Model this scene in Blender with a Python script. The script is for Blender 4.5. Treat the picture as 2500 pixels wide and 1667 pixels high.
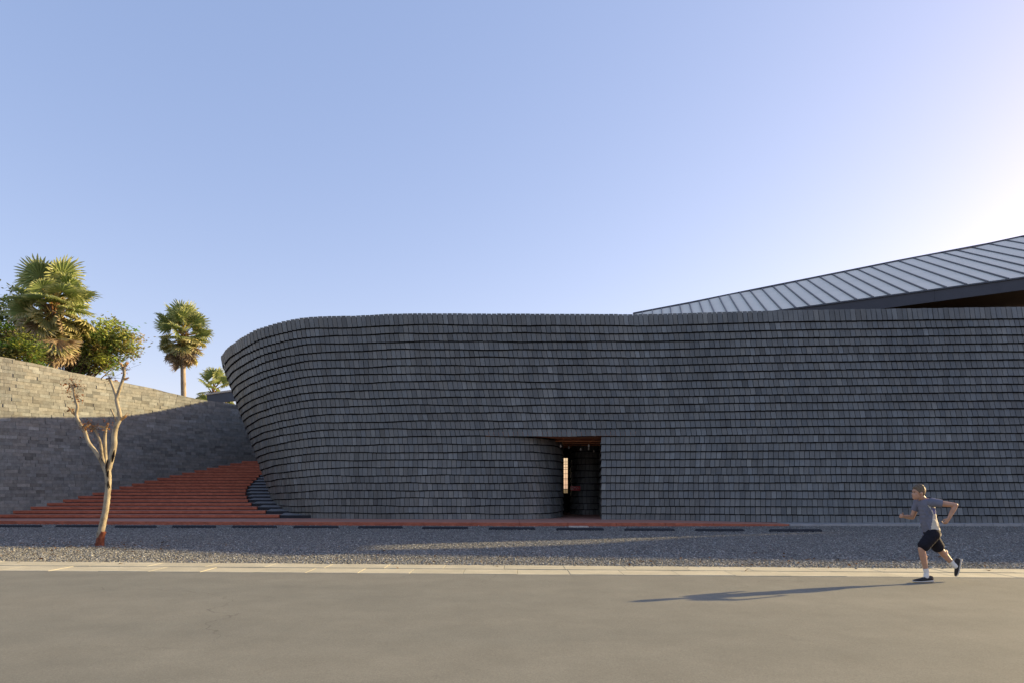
import bpy, bmesh, math, random
import numpy as np
from mathutils import Vector, Matrix, noise

for o in list(bpy.data.objects):
    bpy.data.objects.remove(o)
random.seed(7)
rng = np.random.default_rng(7)
SC = bpy.context.scene
C = SC.collection
R = math.radians

# ------------------------------------------------------------------ camera
CAM_Z, FOC, HOR = 1.6, 1667.0, 1190.0          # eye height, focal length and horizon row (photograph 2500 px wide)
cam = bpy.data.cameras.new('camera')
cam.lens = 24.0
cam.sensor_width = 36.0
cam.shift_y = (HOR - 833.5) / 2500.0
cam.clip_end = 5000
camo = bpy.data.objects.new('camera', cam)
camo.location = (0, 0, CAM_Z)
camo.rotation_euler = (R(90), 0, 0)
C.objects.link(camo)
SC.camera = camo

# ------------------------------------------------------------------ light
SUN_AZ, SUN_EL = 21.0, 16.5                    # degrees behind the picture plane (to the right), elevation
sdir = Vector((math.cos(R(SUN_AZ)) * math.cos(R(SUN_EL)), math.sin(R(SUN_AZ)) * math.cos(R(SUN_EL)), math.sin(R(SUN_EL))))
W = bpy.data.worlds.new('World')
SC.world = W
W.use_nodes = True
nt = W.node_tree
nt.nodes.clear()
sky = nt.nodes.new('ShaderNodeTexSky')
sky.sky_type = 'NISHITA'
sky.sun_disc = False
sky.sun_elevation = R(SUN_EL)
sky.sun_rotation = R(90 - SUN_AZ)
sky.altitude = 0
sky.air_density = 1.0
sky.dust_density = 0.85
sky.ozone_density = 3.0
bg = nt.nodes.new('ShaderNodeBackground')
bg.inputs['Strength'].default_value = 0.15
wo = nt.nodes.new('ShaderNodeOutputWorld')
hz = nt.nodes.new('ShaderNodeMix')             # thin even veil over the whole dome (multiple scattering the model leaves out)
hz.data_type = 'RGBA'
hz.inputs[0].default_value = 0.50
hz.inputs[7].default_value = (0.60, 1.00, 1.98, 1)
wb = nt.nodes.new('ShaderNodeMix')             # white balance of the whole dome
wb.data_type = 'RGBA'
wb.blend_type = 'MULTIPLY'
wb.inputs[0].default_value = 1.0
wb.inputs[7].default_value = (1.40, 0.88, 0.66, 1)
nt.links.new(sky.outputs[0], wb.inputs[6])
nt.links.new(wb.outputs[2], hz.inputs[6])
nt.links.new(hz.outputs[2], bg.inputs[0])
nt.links.new(bg.outputs[0], wo.inputs[0])
sl = bpy.data.lights.new('sun', 'SUN')
sl.energy = 3.4
sl.angle = R(0.6)
sl.color = (1.0, 0.76, 0.38)
so = bpy.data.objects.new('sun', sl)
so.rotation_euler = sdir.to_track_quat('Z', 'Y').to_euler()
so.location = (30, 20, 40)
C.objects.link(so)
SC.view_settings.view_transform = 'Standard'
SC.view_settings.look = 'None'
SC.view_settings.gamma = 1.0
SC.view_settings.use_curve_mapping = False
SC.view_settings.exposure = 1.5

# ------------------------------------------------------------------ helpers
def at(px, py, d):
    return Vector(((px - 1250.0) / FOC * d, d, CAM_Z + (HOR - py) / FOC * d))

def tag(o, label=None, cat=None, group=None, kind=None):
    if label: o['label'] = label
    if cat: o['category'] = cat
    if group: o['group'] = group
    if kind: o['kind'] = kind
    return o

def empty(name, loc=(0, 0, 0), parent=None):
    o = bpy.data.objects.new(name, None)
    o.empty_display_size = 0.2
    C.objects.link(o)
    o.location = loc
    if parent: o.parent = parent
    return o

def link(name, me, parent=None, loc=None):
    o = bpy.data.objects.new(name, me)
    C.objects.link(o)
    if parent: o.parent = parent
    if loc is not None: o.location = loc
    return o

class MB:
    """collects faces, builds ONE mesh object"""
    def __init__(s):
        s.v = []; s.f = []; s.c = []; s.m = []; s.uv = None
    def add(s, vs, fs, col=None, mi=0):
        b = len(s.v)
        s.v.extend([tuple(v) for v in vs])
        for f in fs:
            s.f.append([i + b for i in f]); s.c.append(col); s.m.append(mi)
        return b
    def box(s, x0, x1, y0, y1, z0, z1, col=None, mi=0):
        vs = [(x0, y0, z0), (x1, y0, z0), (x1, y1, z0), (x0, y1, z0), (x0, y0, z1), (x1, y0, z1), (x1, y1, z1), (x0, y1, z1)]
        s.add(vs, HEX, col, mi)
    def hexa(s, vs, col=None, mi=0):
        s.add(vs, HEX, col, mi)
    def bar(s, a, b, w, h, col=None, mi=0, up=(0, 0, 1)):
        a = Vector(a); b = Vector(b); d = (b - a).normalized()
        sd = d.cross(Vector(up))
        if sd.length < 1e-4: sd = Vector((1, 0, 0))
        sd.normalize(); u = sd.cross(d)
        vs = []
        for p in (a, b):
            for i, j in ((-1, -1), (1, -1), (1, 1), (-1, 1)):
                vs.append(p + sd * (w / 2 * i) + u * (h / 2 * j))
        vs = [vs[0], vs[1], vs[5], vs[4], vs[3], vs[2], vs[6], vs[7]]
        s.add(vs, HEX, col, mi)
    def tube(s, pts, rads, n=8, col=None, mi=0, jit=0.0, cap=True):
        pts = [Vector(p) for p in pts]
        rings = []
        ref = Vector((0.31, 0.94, 0.12))
        for i, p in enumerate(pts):
            t = (pts[min(i + 1, len(pts) - 1)] - pts[max(i - 1, 0)]).normalized()
            a = t.cross(ref)
            if a.length < 1e-3: a = t.cross(Vector((1, 0, 0)))
            a.normalize(); b = t.cross(a)
            r = []
            for k in range(n):
                th = 2 * math.pi * k / n
                rr = rads[i] * (1 + (random.uniform(-jit, jit) if jit else 0))
                r.append(p + (a * math.cos(th) + b * math.sin(th)) * rr)
            rings.append(r)
        vs = [v for r in rings for v in r]; fs = []
        for i in range(len(pts) - 1):
            for k in range(n):
                k2 = (k + 1) % n
                fs.append((i * n + k, i * n + k2, (i + 1) * n + k2, (i + 1) * n + k))
        if cap:
            fs.append(tuple(range(n - 1, -1, -1)))
            fs.append(tuple((len(pts) - 1) * n + k for k in range(n)))
        s.add(vs, fs, col, mi)
    def build(s, name, mats, parent=None, smooth=False, kind=None, loc=None):
        me = bpy.data.meshes.new(name)
        if loc is not None:
            L = Vector(loc); vv = [tuple(Vector(v) - L) for v in s.v]
        else:
            vv = s.v
        me.from_pydata(vv, [], s.f)
        if not isinstance(mats, (list, tuple)): mats = [mats]
        for m in mats: me.materials.append(m)
        if len(mats) > 1: me.polygons.foreach_set('material_index', s.m)
        if any(c is not None for c in s.c):
            at_ = me.color_attributes.new('tone', 'FLOAT_COLOR', 'CORNER')
            buf = []
            for f, c in zip(s.f, s.c):
                c = c if c is not None else (0.5, 0.5, 0.5)
                buf.extend([c[0], c[1], c[2], 1.0] * len(f))
            at_.data.foreach_set('color', buf)
        if smooth: me.polygons.foreach_set('use_smooth', [True] * len(me.polygons))
        me.update()
        o = link(name, me, parent, loc)
        if kind: o['kind'] = kind
        return o
HEX = [(0, 3, 2, 1), (4, 5, 6, 7), (0, 1, 5, 4), (1, 2, 6, 5), (2, 3, 7, 6), (3, 0, 4, 7)]

def bevel(o, w, seg=2):
    m = o.modifiers.new('bevel', 'BEVEL'); m.width = w; m.segments = seg; m.limit_method = 'ANGLE'; m.angle_limit = R(40)

# ---- materials
class Mat:
    def __init__(s, name, rough=0.7, spec=0.3, metal=0.0):
        s.m = bpy.data.materials.new(name); s.m.use_nodes = True
        s.t = s.m.node_tree; s.t.nodes.clear()
        s.out = s.n('ShaderNodeOutputMaterial'); s.p = s.n('ShaderNodeBsdfPrincipled')
        s.l(s.p.outputs[0], s.out.inputs[0])
        s.p.inputs['Roughness'].default_value = rough
        s.p.inputs['Specular IOR Level'].default_value = spec
        s.p.inputs['Metallic'].default_value = metal
        s._co = None
    def n(s, k, **kw):
        nd = s.t.nodes.new(k)
        for a, b in kw.items(): setattr(nd, a, b)
        return nd
    def l(s, a, b): s.t.links.new(a, b)
    def co(s, kind='Object'):
        if s._co is None: s._co = s.n('ShaderNodeTexCoord')
        return s._co.outputs[kind]
    def pos(s):
        return s.n('ShaderNodeNewGeometry').outputs['Position']
    def noise(s, scale, detail=4, rough=0.55, vec=None, stretch=None, dist=0.0):
        nd = s.n('ShaderNodeTexNoise'); nd.inputs['Scale'].default_value = scale
        nd.inputs['Detail'].default_value = detail; nd.inputs['Roughness'].default_value = rough
        nd.inputs['Distortion'].default_value = dist
        v = vec if vec is not None else s.pos()
        if stretch:
            mp = s.n('ShaderNodeMapping'); mp.inputs['Scale'].default_value = stretch
            s.l(v, mp.inputs[0]); v = mp.outputs[0]
        s.l(v, nd.inputs['Vector'])
        return nd.outputs['Fac']
    def ramp(s, fac, stops):
        nd = s.n('ShaderNodeValToRGB'); e = nd.color_ramp.elements
        while len(e) < len(stops): e.new(0.5)
        for el, (p, c) in zip(e, stops):
            el.position = p
            if isinstance(c, (int, float)): c = (c, c, c)
            el.color = (*c, 1)
        s.l(fac, nd.inputs[0]); return nd.outputs[0]
    def mix(s, a, b, fac, mode='MIX'):
        nd = s.n('ShaderNodeMix', data_type='RGBA', blend_type=mode)
        for val, i in ((fac, 0), (a, 6), (b, 7)):
            if hasattr(val, 'is_linked') or hasattr(val, 'links'): s.l(val, nd.inputs[i])
            elif isinstance(val, (int, float)): nd.inputs[i].default_value = val if i == 0 else (val, val, val, 1)
            else: nd.inputs[i].default_value = (*val, 1)
        return nd.outputs[2]
    def attr(s, name='tone'):
        nd = s.n('ShaderNodeAttribute'); nd.attribute_name = name
        return nd.outputs['Color']
    def color(s, sock):
        if isinstance(sock, tuple): s.p.inputs['Base Color'].default_value = (*sock, 1)
        else: s.l(sock, s.p.inputs['Base Color'])
        return s
    def bump(s, fac, strength=0.3, dist=0.01):
        b = s.n('ShaderNodeBump'); b.inputs['Strength'].default_value = strength; b.inputs['Distance'].default_value = dist
        s.l(fac, b.inputs['Height']); s.l(b.outputs[0], s.p.inputs['Normal']); return s

def M_slate():
    k = Mat('slate', 0.5, 0.5)
    a = k.attr()
    n1 = k.noise(3.2, 5, 0.6); n2 = k.noise(26, 4, 0.65, dist=1.2); n3 = k.noise(9, 6, 0.7, stretch=(1, 1, 0.35), dist=2.0)
    c = k.mix(a, k.ramp(n1, [(0.25, 0.84), (0.75, 1.12)]), 1.0, 'MULTIPLY')
    c = k.mix(c, k.ramp(n2, [(0.3, 0.82), (0.7, 1.16)]), 1.0, 'MULTIPLY')
    c = k.mix(c, k.ramp(k.noise(2.2, 4, 0.6, stretch=(1, 1, 0.10)), [(0.3, 0.78), (0.7, 1.14)]), 1.0, 'MULTIPLY')
    c = k.mix(c, k.ramp(k.noise(0.22, 3, 0.5), [(0.35, 0.86), (0.65, 1.12)]), 1.0, 'MULTIPLY')
    scr = k.ramp(n3, [(0.66, 0.0), (0.74, 1.0)])
    c = k.mix(c, (0.27, 0.27, 0.265), k.mix(scr, 0.35, 1.0, 'MULTIPLY'))
    k.color(c).bump(n2, 0.35, 0.006)
    k.l(k.ramp(n1, [(0.2, 0.40), (0.8, 0.62)]), k.p.inputs['Roughness'])
    return k.m
def M_brick():
    k = Mat('wall_brick', 0.85, 0.2)
    a = k.attr(); n = k.noise(5, 5); n2 = k.noise(40, 3)
    c = k.mix(a, k.ramp(n, [(0.25, 0.75), (0.75, 1.2)]), 1.0, 'MULTIPLY')
    c = k.mix(c, k.ramp(n2, [(0.3, 0.8), (0.7, 1.18)]), 1.0, 'MULTIPLY')
    uv = k.n('ShaderNodeUVMap'); uv.uv_map = 'UVMap'
    wv = k.n('ShaderNodeTexWave', wave_type='BANDS', bands_direction='X'); wv.inputs['Scale'].default_value = 6.0
    wv.inputs['Distortion'].default_value = 1.0
    k.l(uv.outputs[0], wv.inputs['Vector'])
    c = k.mix(c, k.ramp(wv.outputs['Fac'], [(0.0, 0.78), (0.5, 1.05)]), 1.0, 'MULTIPLY')
    k.color(c).bump(wv.outputs['Fac'], 0.5, 0.012)
    return k.m
def M_plain(name, col, rough=0.7, spec=0.3, metal=0.0, var=0.15, scale=4.0, bump=0.0, bscale=60.0, stretch=None):
    k = Mat(name, rough, spec, metal)
    n = k.noise(scale, 5, 0.6, stretch=stretch)
    c = k.mix(col, k.ramp(n, [(0.25, 1 - var), (0.75, 1 + var)]), 1.0, 'MULTIPLY')
    k.color(c)
    if bump: k.bump(k.noise(bscale, 3), bump, 0.01)
    return k.m
def M_tone(name, rough=0.8, spec=0.2, transl=0.0, var=0.15, scale=12.0):
    k = Mat(name, rough, spec)
    c = k.attr()
    c = k.mix(c, k.ramp(k.noise(scale, 3), [(0.25, 1 - var), (0.75, 1 + var)]), 1.0, 'MULTIPLY')
    k.color(c)
    if transl:
        tr = k.n('ShaderNodeBsdfTranslucent'); k.l(c, tr.inputs['Color'])
        mx = k.n('ShaderNodeMixShader'); mx.inputs[0].default_value = transl
        k.l(k.p.outputs[0], mx.inputs[1]); k.l(tr.outputs[0], mx.inputs[2]); k.l(mx.outputs[0], k.out.inputs[0])
    return k.m
def M_asphalt():
    k = Mat('asphalt', 0.9, 0.2)
    big = k.noise(0.18, 4, 0.6, stretch=(0.5, 1.6, 1)); mid = k.noise(1.3, 5, 0.65); fine = k.noise(75, 3, 0.7); grit = k.noise(210, 2, 0.7)
    c = k.ramp(big, [(0.3, (0.178, 0.179, 0.150)), (0.7, (0.224, 0.218, 0.178))])
    c = k.mix(c, k.ramp(mid, [(0.3, 0.90), (0.7, 1.08)]), 1.0, 'MULTIPLY')
    c = k.mix(c, k.ramp(fine, [(0.3, 0.80), (0.7, 1.18)]), 1.0, 'MULTIPLY')
    c = k.mix(c, k.ramp(grit, [(0.3, 0.86), (0.7, 1.12)]), 1.0, 'MULTIPLY')
    vo = k.n('ShaderNodeTexVoronoi', feature='DISTANCE_TO_EDGE'); vo.inputs['Scale'].default_value = 0.22
    mp = k.n('ShaderNodeVectorMath', operation='ADD'); wn = k.n('ShaderNodeTexNoise'); wn.inputs['Scale'].default_value = 1.4; wn.inputs['Detail'].default_value = 5
    k.l(k.pos(), wn.inputs['Vector']); k.l(k.pos(), mp.inputs[0]); k.l(wn.outputs['Color'], mp.inputs[1]); k.l(mp.outputs[0], vo.inputs['Vector'])
    crack = k.mix(k.ramp(vo.outputs['Distance'], [(0.0, 1.0), (0.0035, 0.0)]), k.ramp(k.noise(0.3, 2), [(0.50, 0.0), (0.60, 0.6)]), 1.0, 'MULTIPLY')
    c = k.mix(c, (0.085, 0.082, 0.070), crack)
    c = k.mix(c, (0.33, 0.31, 0.26), k.ramp(k.noise(95, 2, 0.8), [(0.66, 0.0), (0.74, 0.55)]))
    c = k.mix(c, (0.10, 0.098, 0.085), k.ramp(k.noise(2.3, 6, 0.75), [(0.66, 0.0), (0.80, 0.45)]))
    k.color(c).bump(fine, 0.3, 0.006)
    return k.m
def M_gravelbed():
    k = Mat('gravel_bed', 0.9, 0.2)
    vo = k.n('ShaderNodeTexVoronoi'); vo.inputs['Scale'].default_value = 34; k.l(k.pos(), vo.inputs['Vector'])
    sep = k.n('ShaderNodeSeparateColor'); k.l(vo.outputs['Color'], sep.inputs[0])
    c = k.ramp(sep.outputs[0], [(0.0, (0.09, 0.092, 0.098)), (0.6, (0.20, 0.198, 0.195)), (1.0, (0.36, 0.35, 0.33))])
    c = k.mix(c, k.ramp(vo.outputs['Distance'], [(0.0, 1.1), (0.6, 0.55)]), 1.0, 'MULTIPLY')
    c = k.mix(c, k.ramp(k.noise(0.35, 4), [(0.3, 0.82), (0.7, 1.15)]), 1.0, 'MULTIPLY')
    k.color(c).bump(k.ramp(vo.outputs['Distance'], [(0, 1.0), (0.7, 0.0)]), 0.9, 0.02)
    return k.m
def M_terracotta():
    k = Mat('terracotta', 0.8, 0.25)
    n = k.noise(1.1, 5, 0.65); n2 = k.noise(14, 4, 0.6, stretch=(0.3, 1, 1))
    c = k.ramp(n, [(0.3, (0.37, 0.108, 0.062)), (0.7, (0.46, 0.148, 0.085))])
    c = k.mix(c, k.ramp(n2, [(0.3, 0.70), (0.7, 1.18)]), 1.0, 'MULTIPLY')
    # faces that point up are tinted paler and pinker
    g = k.n('ShaderNodeNewGeometry'); sp = k.n('ShaderNodeSeparateXYZ'); k.l(g.outputs['True Normal'], sp.inputs[0])
    up = k.ramp(sp.outputs[2], [(0.6, 0.0), (0.9, 0.55)])
    c = k.mix(c, (0.44, 0.29, 0.235), up)
    k.color(c).bump(n2, 0.2, 0.005)
    return k.m
def M_bark(name, cols, scale=6.0):
    k = Mat(name, 0.85, 0.15)
    n = k.noise(scale, 6, 0.65, stretch=(1, 1, 0.55)); n2 = k.noise(scale * 5, 3, stretch=(1, 1, 2.5))
    c = k.ramp(n, [(0.30, cols[0]), (0.45, cols[1]), (0.72, cols[2])])
    c = k.mix(c, k.ramp(n2, [(0.3, 0.8), (0.7, 1.12)]), 1.0, 'MULTIPLY')
    k.color(c).bump(n2, 0.4, 0.01)
    return k.m
def M_concrete():
    k = Mat('kerb_concrete', 0.9, 0.2)
    a = k.attr(); n = k.noise(1.7, 5, 0.65); n2 = k.noise(60, 3)
    c = k.mix(a, k.ramp(n, [(0.25, 0.78), (0.75, 1.12)]), 1.0, 'MULTIPLY')
    c = k.mix(c, k.ramp(n2, [(0.3, 0.86), (0.7, 1.1)]), 1.0, 'MULTIPLY')
    k.color(c).bump(n2, 0.25, 0.004)
    return k.m
def M_glass():
    k = Mat('glass', 0.02, 0.5)
    k.p.inputs['Transmission Weight'].default_value = 1.0
    k.p.inputs['IOR'].default_value = 1.02
    k.color((0.80, 0.72, 0.50))
    return k.m

SLATE = M_slate(); BRICK = M_brick(); ASPH = M_asphalt(); GBED = M_gravelbed(); TERRA = M_terracotta(); CONC = M_concrete()
CORE = M_plain('dark_backing', (0.022, 0.023, 0.026), 0.9, 0.1)
STONE = M_tone('gravel_stone', 0.85, 0.25, 0, 0.2, 40)
ZINC = M_plain('zinc_sheet', (0.76, 0.70, 0.56), 0.6, 0.3, 0.05, 0.06, 0.6)
SEAM = M_plain('dark_metal', (0.075, 0.082, 0.095), 0.45, 0.4, 0.4, 0.08, 2.0)
FASC = M_plain('fascia_metal', (0.055, 0.060, 0.072), 0.5, 0.4, 0.3, 0.10, 1.5)
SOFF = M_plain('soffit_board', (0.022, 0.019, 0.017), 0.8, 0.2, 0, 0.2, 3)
CORTEN = M_plain('corten_steel', (0.58, 0.26, 0.13), 0.75, 0.25, 0, 0.25, 5)
BLACK = M_plain('black_stone_recess_shade', (0.020, 0.022, 0.027), 0.75, 0.25, 0, 0.3, 8, 0.2)
DGRAV = M_plain('dark_gravel', (0.20, 0.20, 0.205), 0.9, 0.2, 0, 0.55, 45, 0.8, 40)
STOPM = M_plain('wheel_stop_rubber', (0.022, 0.025, 0.031), 0.75, 0.3, 0, 0.35, 6, 0.2)
PALE = M_plain('pale_kerb', (0.33, 0.325, 0.315), 0.85, 0.2, 0, 0.12, 2.5, 0.15)
SLAB = M_plain('pale_slab', (0.52, 0.48, 0.42), 0.85, 0.2, 0, 0.12, 6)
SOIL = M_plain('ground_soil', (0.16, 0.135, 0.10), 0.95, 0.1, 0, 0.25, 0.3)
GLASS = M_glass()

# ------------------------------------------------------------------ curves in plan
def catmull(P, n=24):
    P = [Vector(p) for p in P]; out = []
    for i in range(len(P) - 1):
        p0 = P[max(i - 1, 0)]; p1 = P[i]; p2 = P[i + 1]; p3 = P[min(i + 2, len(P) - 1)]
        for k in range(n):
            t = k / n
            out.append(0.5 * ((2 * p1) + (-p0 + p2) * t + (2 * p0 - 5 * p1 + 4 * p2 - p3) * t * t + (-p0 + 3 * p1 - 3 * p2 + p3) * t ** 3))
    out.append(P[-1]); return out
def lerp_list(xs, ys, x):
    return float(np.interp(x, xs, ys))
class Path:
    def __init__(s, pts):
        s.p = np.array([(p[0], p[1]) for p in pts], float)
        s.zt = np.array([p[2] if len(p) > 2 else 9.32 for p in pts], float)
        d = np.hypot(*(s.p[1:] - s.p[:-1]).T); s.s = np.concatenate(([0], np.cumsum(d))); s.L = s.s[-1]
    def at(s, u):
        return np.array((np.interp(u, s.s, s.p[:, 0]), np.interp(u, s.s, s.p[:, 1])))
    def crown(s, u):
        return float(np.interp(u, s.s, s.zt))
    def nrm(s, u, e=0.08):
        t = s.at(min(u + e, s.L)) - s.at(max(u - e, 0)); t /= (np.hypot(*t) + 1e-9)
        return np.array((t[1], -t[0]))

# facade: matched control points of the foot and of the crown (left back -> right), crown height
FAC = [  # base x,y      top x,y        ztop
    ((-9.5, 64.0), (-11.5, 64.0), 10.2),  # unseen back of the bow, crown shaped for its shadow on the brick wall
    ((-11.2, 53.0), (-13.4, 53.0), 9.9),
    ((-12.0, 46.5), (-14.6, 46.0), 8.7),
    ((-12.6, 41.5), (-15.2, 41.5), 7.75),
    ((-12.75, 38.8), (-15.35, 37.6), 7.75),
    ((-12.5, 36.7), (-14.86, 34.93), 8.15),
    ((-12.0, 35.4), (-14.46, 34.2), 8.3),
    ((-11.5, 34.5), (-13.8, 33.24), 8.42),
    ((-11.1, 33.75), (-13.06, 32.5), 8.58),
    ((-10.5, 33.1), (-12.5, 32.0), 8.7),
    ((-9.75, 32.65), (-11.56, 31.5), 8.95),
    ((-8.5, 32.15), (-9.6, 31.05), 9.27),
    ((-6.2, 31.75), (-6.94, 30.75), 9.3),
    ((-3.9, 31.45), (-4.58, 30.45), 9.32),
    ((0.0, 31.3), (0.0, 30.50), 9.32),
    ((4.15, 31.15), (4.0, 30.55), 9.32),
    ((6.6, 30.9), (6.4, 30.55), 9.32),
    ((11.7, 29.95), (11.7, 29.95), 9.32),
    ((17.0, 29.3), (17.0, 29.65), 9.32),
    ((22.1, 28.9), (22.1, 29.38), 9.32),
    ((24.6, 29.3), (24.6, 29.9), 9.32),
    ((28.9, 31.9), (28.9, 32.4), 9.32),
    ((37.3, 35.2), (37.3, 35.5), 9.32),
    ((46.0, 39.8), (46.0, 40.0), 9.32)]
FB = catmull([(b[0], b[1], 0) for b, t, z in FAC]); FT = catmull([(t[0], t[1], z) for b, t, z in FAC])
ZB = 0.02
NROW = 26; HROW = (9.32 - 0.12) / (NROW + 0.28)
def row_frac(j):      # fraction of the height at the lower edge of course j
    return (0.10 + HROW * j) / 9.32 if j < NROW else 1.0
J_DOOR = 11
def fac_pts(fr):
    out = []
    for b, t in zip(FB, FT):
        out.append((b.x + (t.x - b.x) * fr, b.y + (t.y - b.y) * fr, t.z))
    return out
T_L = next(i for i, b in enumerate(FB) if b.x > -0.6)      # where the foot turns into the entrance
T_R = next(i for i, b in enumerate(FB) if b.x > 4.12)      # right jamb
TURN = [(0.55, 31.42), (1.25, 31.8), (1.85, 32.45), (2.3, 33.4), (2.55, 34.7), (2.66, 36.4), (2.72, 38.2), (2.76, 40.4)]
def run_left(fr):
    P = fac_pts(fr); a = P[:T_L]
    off = np.array(P[T_L - 1][:2]) - np.array((FB[T_L - 1].x, FB[T_L - 1].y))
    tail = []
    for i, q in enumerate(TURN):
        w = max(0.0, 1 - (i + 1) / 5.0)
        tail.append((q[0] + off[0] * w, q[1] + off[1] * w, 0))
    c = catmull([(a[-12][0], a[-12][1], 0), (a[-1][0], a[-1][1], 0)] + tail, 12)[12:]
    return a + [(p.x, p.y, 9.32) for p in c[1:]]
def run_right(fr):
    P = fac_pts(fr)[T_R:]
    p0 = P[0]
    n = 10; q = (4.84, 37.6)
    ret = [(q[0] + (p0[0] - q[0]) * i / n, q[1] + (p0[1] - q[1]) * i / n) for i in range(n)]
    return ret, P
def run_back(fr):
    return [(p.x, p.y) for p in catmull([(3.50, 40.4, 0), (3.36, 38.7, 0), (3.38, 37.7, 0), (3.6, 37.05, 0), (4.0, 36.85, 0), (4.5, 36.95, 0), (4.95, 37.4, 0)], 8)]

# ------------------------------------------------------------------ the slate building
BLD = empty('slate_clad_building', (0, 31, 0))
tag(BLD, 'long curved building clad in dark grey slate shingles under a tilted zinc roof', 'building')
bld_off = Vector((0, 31, 0))
shingles = []          # (verts8, colour, score)
def slate_tone():
    v = random.gauss(0.144, 0.0155)
    r = random.random()
    if r < 0.05: v *= 1.25
    elif r < 0.14: v *= 0.80
    h = random.uniform(-1, 1)
    return (v * (0.955 + 0.035 * h), v * 1.0, v * (0.955 - 0.045 * h))
def proj_area(vs):
    p = [(v[0] / v[1] * FOC, (v[2] - CAM_Z) / v[1] * FOC) for v in vs[:4]]
    a = 0
    for i in range(4):
        x0, y0 = p[i]; x1, y1 = p[(i + 1) % 4]; a += x0 * y1 - x1 * y0
    vis = all(abs(q[0]) < 1262 for q in p)
    return abs(a) / 2 if vis else 0.0
def wob(j, u, x=0.0):
    a = j * 1.7
    k = 0.25 if x > 6 else (1.0 if x < 2 else 1.0 - 0.75 * (x - 2) / 4)
    return k * wob0(j, u, a)
def wob0(j, u, a):
    return 0.016 * math.sin(u * 0.9 + a * 2.1) + 0.010 * math.sin(u * 2.3 + a * 5.3) + 0.010 * math.sin(u * 0.37 + a)
def lay_course(pb, pt, zb, zt, j, width=0.219, lip=0.075, top=0.010, u_max=None, h_fn=None, vis=1.0, phase=None):
    """pb/pt: plan paths at the lower and the upper edge of the course; zb/zt heights or functions of plan x"""
    Pb = Path(pb); Pt = Path(pt)
    u = -random.random() * width if phase is None else phase
    L = Pb.L if u_max is None else min(u_max, Pb.L)
    drift = 0
    while u < L - 0.02:
        w = width * random.uniform(0.93, 1.07)
        u0 = max(u, 0.0); u1 = min(u + w, L)
        if u1 - u0 > 0.04:
            g = random.uniform(0.0085, 0.0130)
            k = Pt.L / Pb.L
            a0, a1 = u0 + g, u1 - g
            B0, B1 = Pb.at(a0), Pb.at(a1)
            T0, T1 = Pt.at(a0 * k), Pt.at(a1 * k)
            n0, n1 = Pb.nrm(a0), Pb.nrm(a1)
            li = lip + random.gauss(0, 0.0045); ti = top + random.gauss(0, 0.002); th = 0.022
            dz0 = wob(j, u0, B0[0]) + random.gauss(0, 0.0035); dz1 = dz0 + (wob(j, u1, B1[0]) - wob(j, u0, B0[0])) + random.gauss(0, 0.003)
            dt0 = wob(j + 1, u0, B0[0]) + random.gauss(0, 0.003) if j < NROW - 1 else random.gauss(0, 0.004); dt1 = dt0 + (wob(j + 1, u1, B1[0]) - wob(j + 1, u0, B0[0]) if j < NROW - 1 else 0)
            z0 = zb(Pb.crown(a0)); z1 = zt(Pt.crown(a0 * k))
            fb = lambda B, n, o, z: (B[0] + n[0] * o, B[1] + n[1] * o, z)
            vs = [fb(B0, n0, li, z0 + dz0), fb(B1, n1, li, z0 + dz1), fb(T1, n1, ti, z1 + dt1), fb(T0, n0, ti, z1 + dt0),
                  fb(B0, n0, li - th, z0 + dz0 + 0.002), fb(B1, n1, li - th, z0 + dz1 + 0.002), fb(T1, n1, ti - th, z1 + dt1), fb(T0, n0, ti - th, z1 + dt0)]
            facing = -(n0[0] * B0[0] + n0[1] * B0[1])
            sc = proj_area(vs) * vis if facing > 0 else 0
            shingles.append((vs, slate_tone(), sc))
        u += w
SH_F = [(0, 1, 2, 3), (5, 4, 7, 6), (0, 4, 5, 1), (3, 2, 6, 7), (1, 5, 6, 2), (0, 3, 7, 4)]
UMAX = None
for j in range(NROW):
    f0, f1 = row_frac(j), row_frac(j + 1)
    last = j == NROW - 1
    zb = (lambda fr: (lambda h: fr * h))(f0)
    zt = (lambda fr, e: (lambda h: fr * h + e))(f1, 0.03 if last else -0.050)
    if j >= J_DOOR:
        Pb = fac_pts(f0); Pt = fac_pts(f1)
        cut = next(i for i, p in enumerate(Pb) if p[0] > 27)
        lay_course(Pb[:cut], Pt[:cut], zb, zt, j)
    else:
        lay_course(run_left(f0), run_left(f1), zb, zt, j)
        (rb, Pb), (rt, Pt) = run_right(f0), run_right(f1)
        cut = next(i for i, p in enumerate(Pb) if p[0] > 27)
        lay_course(rb + [Pb[0]], rt + [Pt[0]], zb, zt, j, vis=0.1)
        lay_course([(Pb[0][0] - 0.07, Pb[0][1] + 0.01)] + Pb[:cut], [(Pt[0][0] - 0.05, Pt[0][1] + 0.01)] + Pt[:cut], zb, zt, j, phase=0.0)
        lay_course(run_back(f0), run_back(f1), zb, zt, j, width=0.2, vis=0.2)
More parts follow.
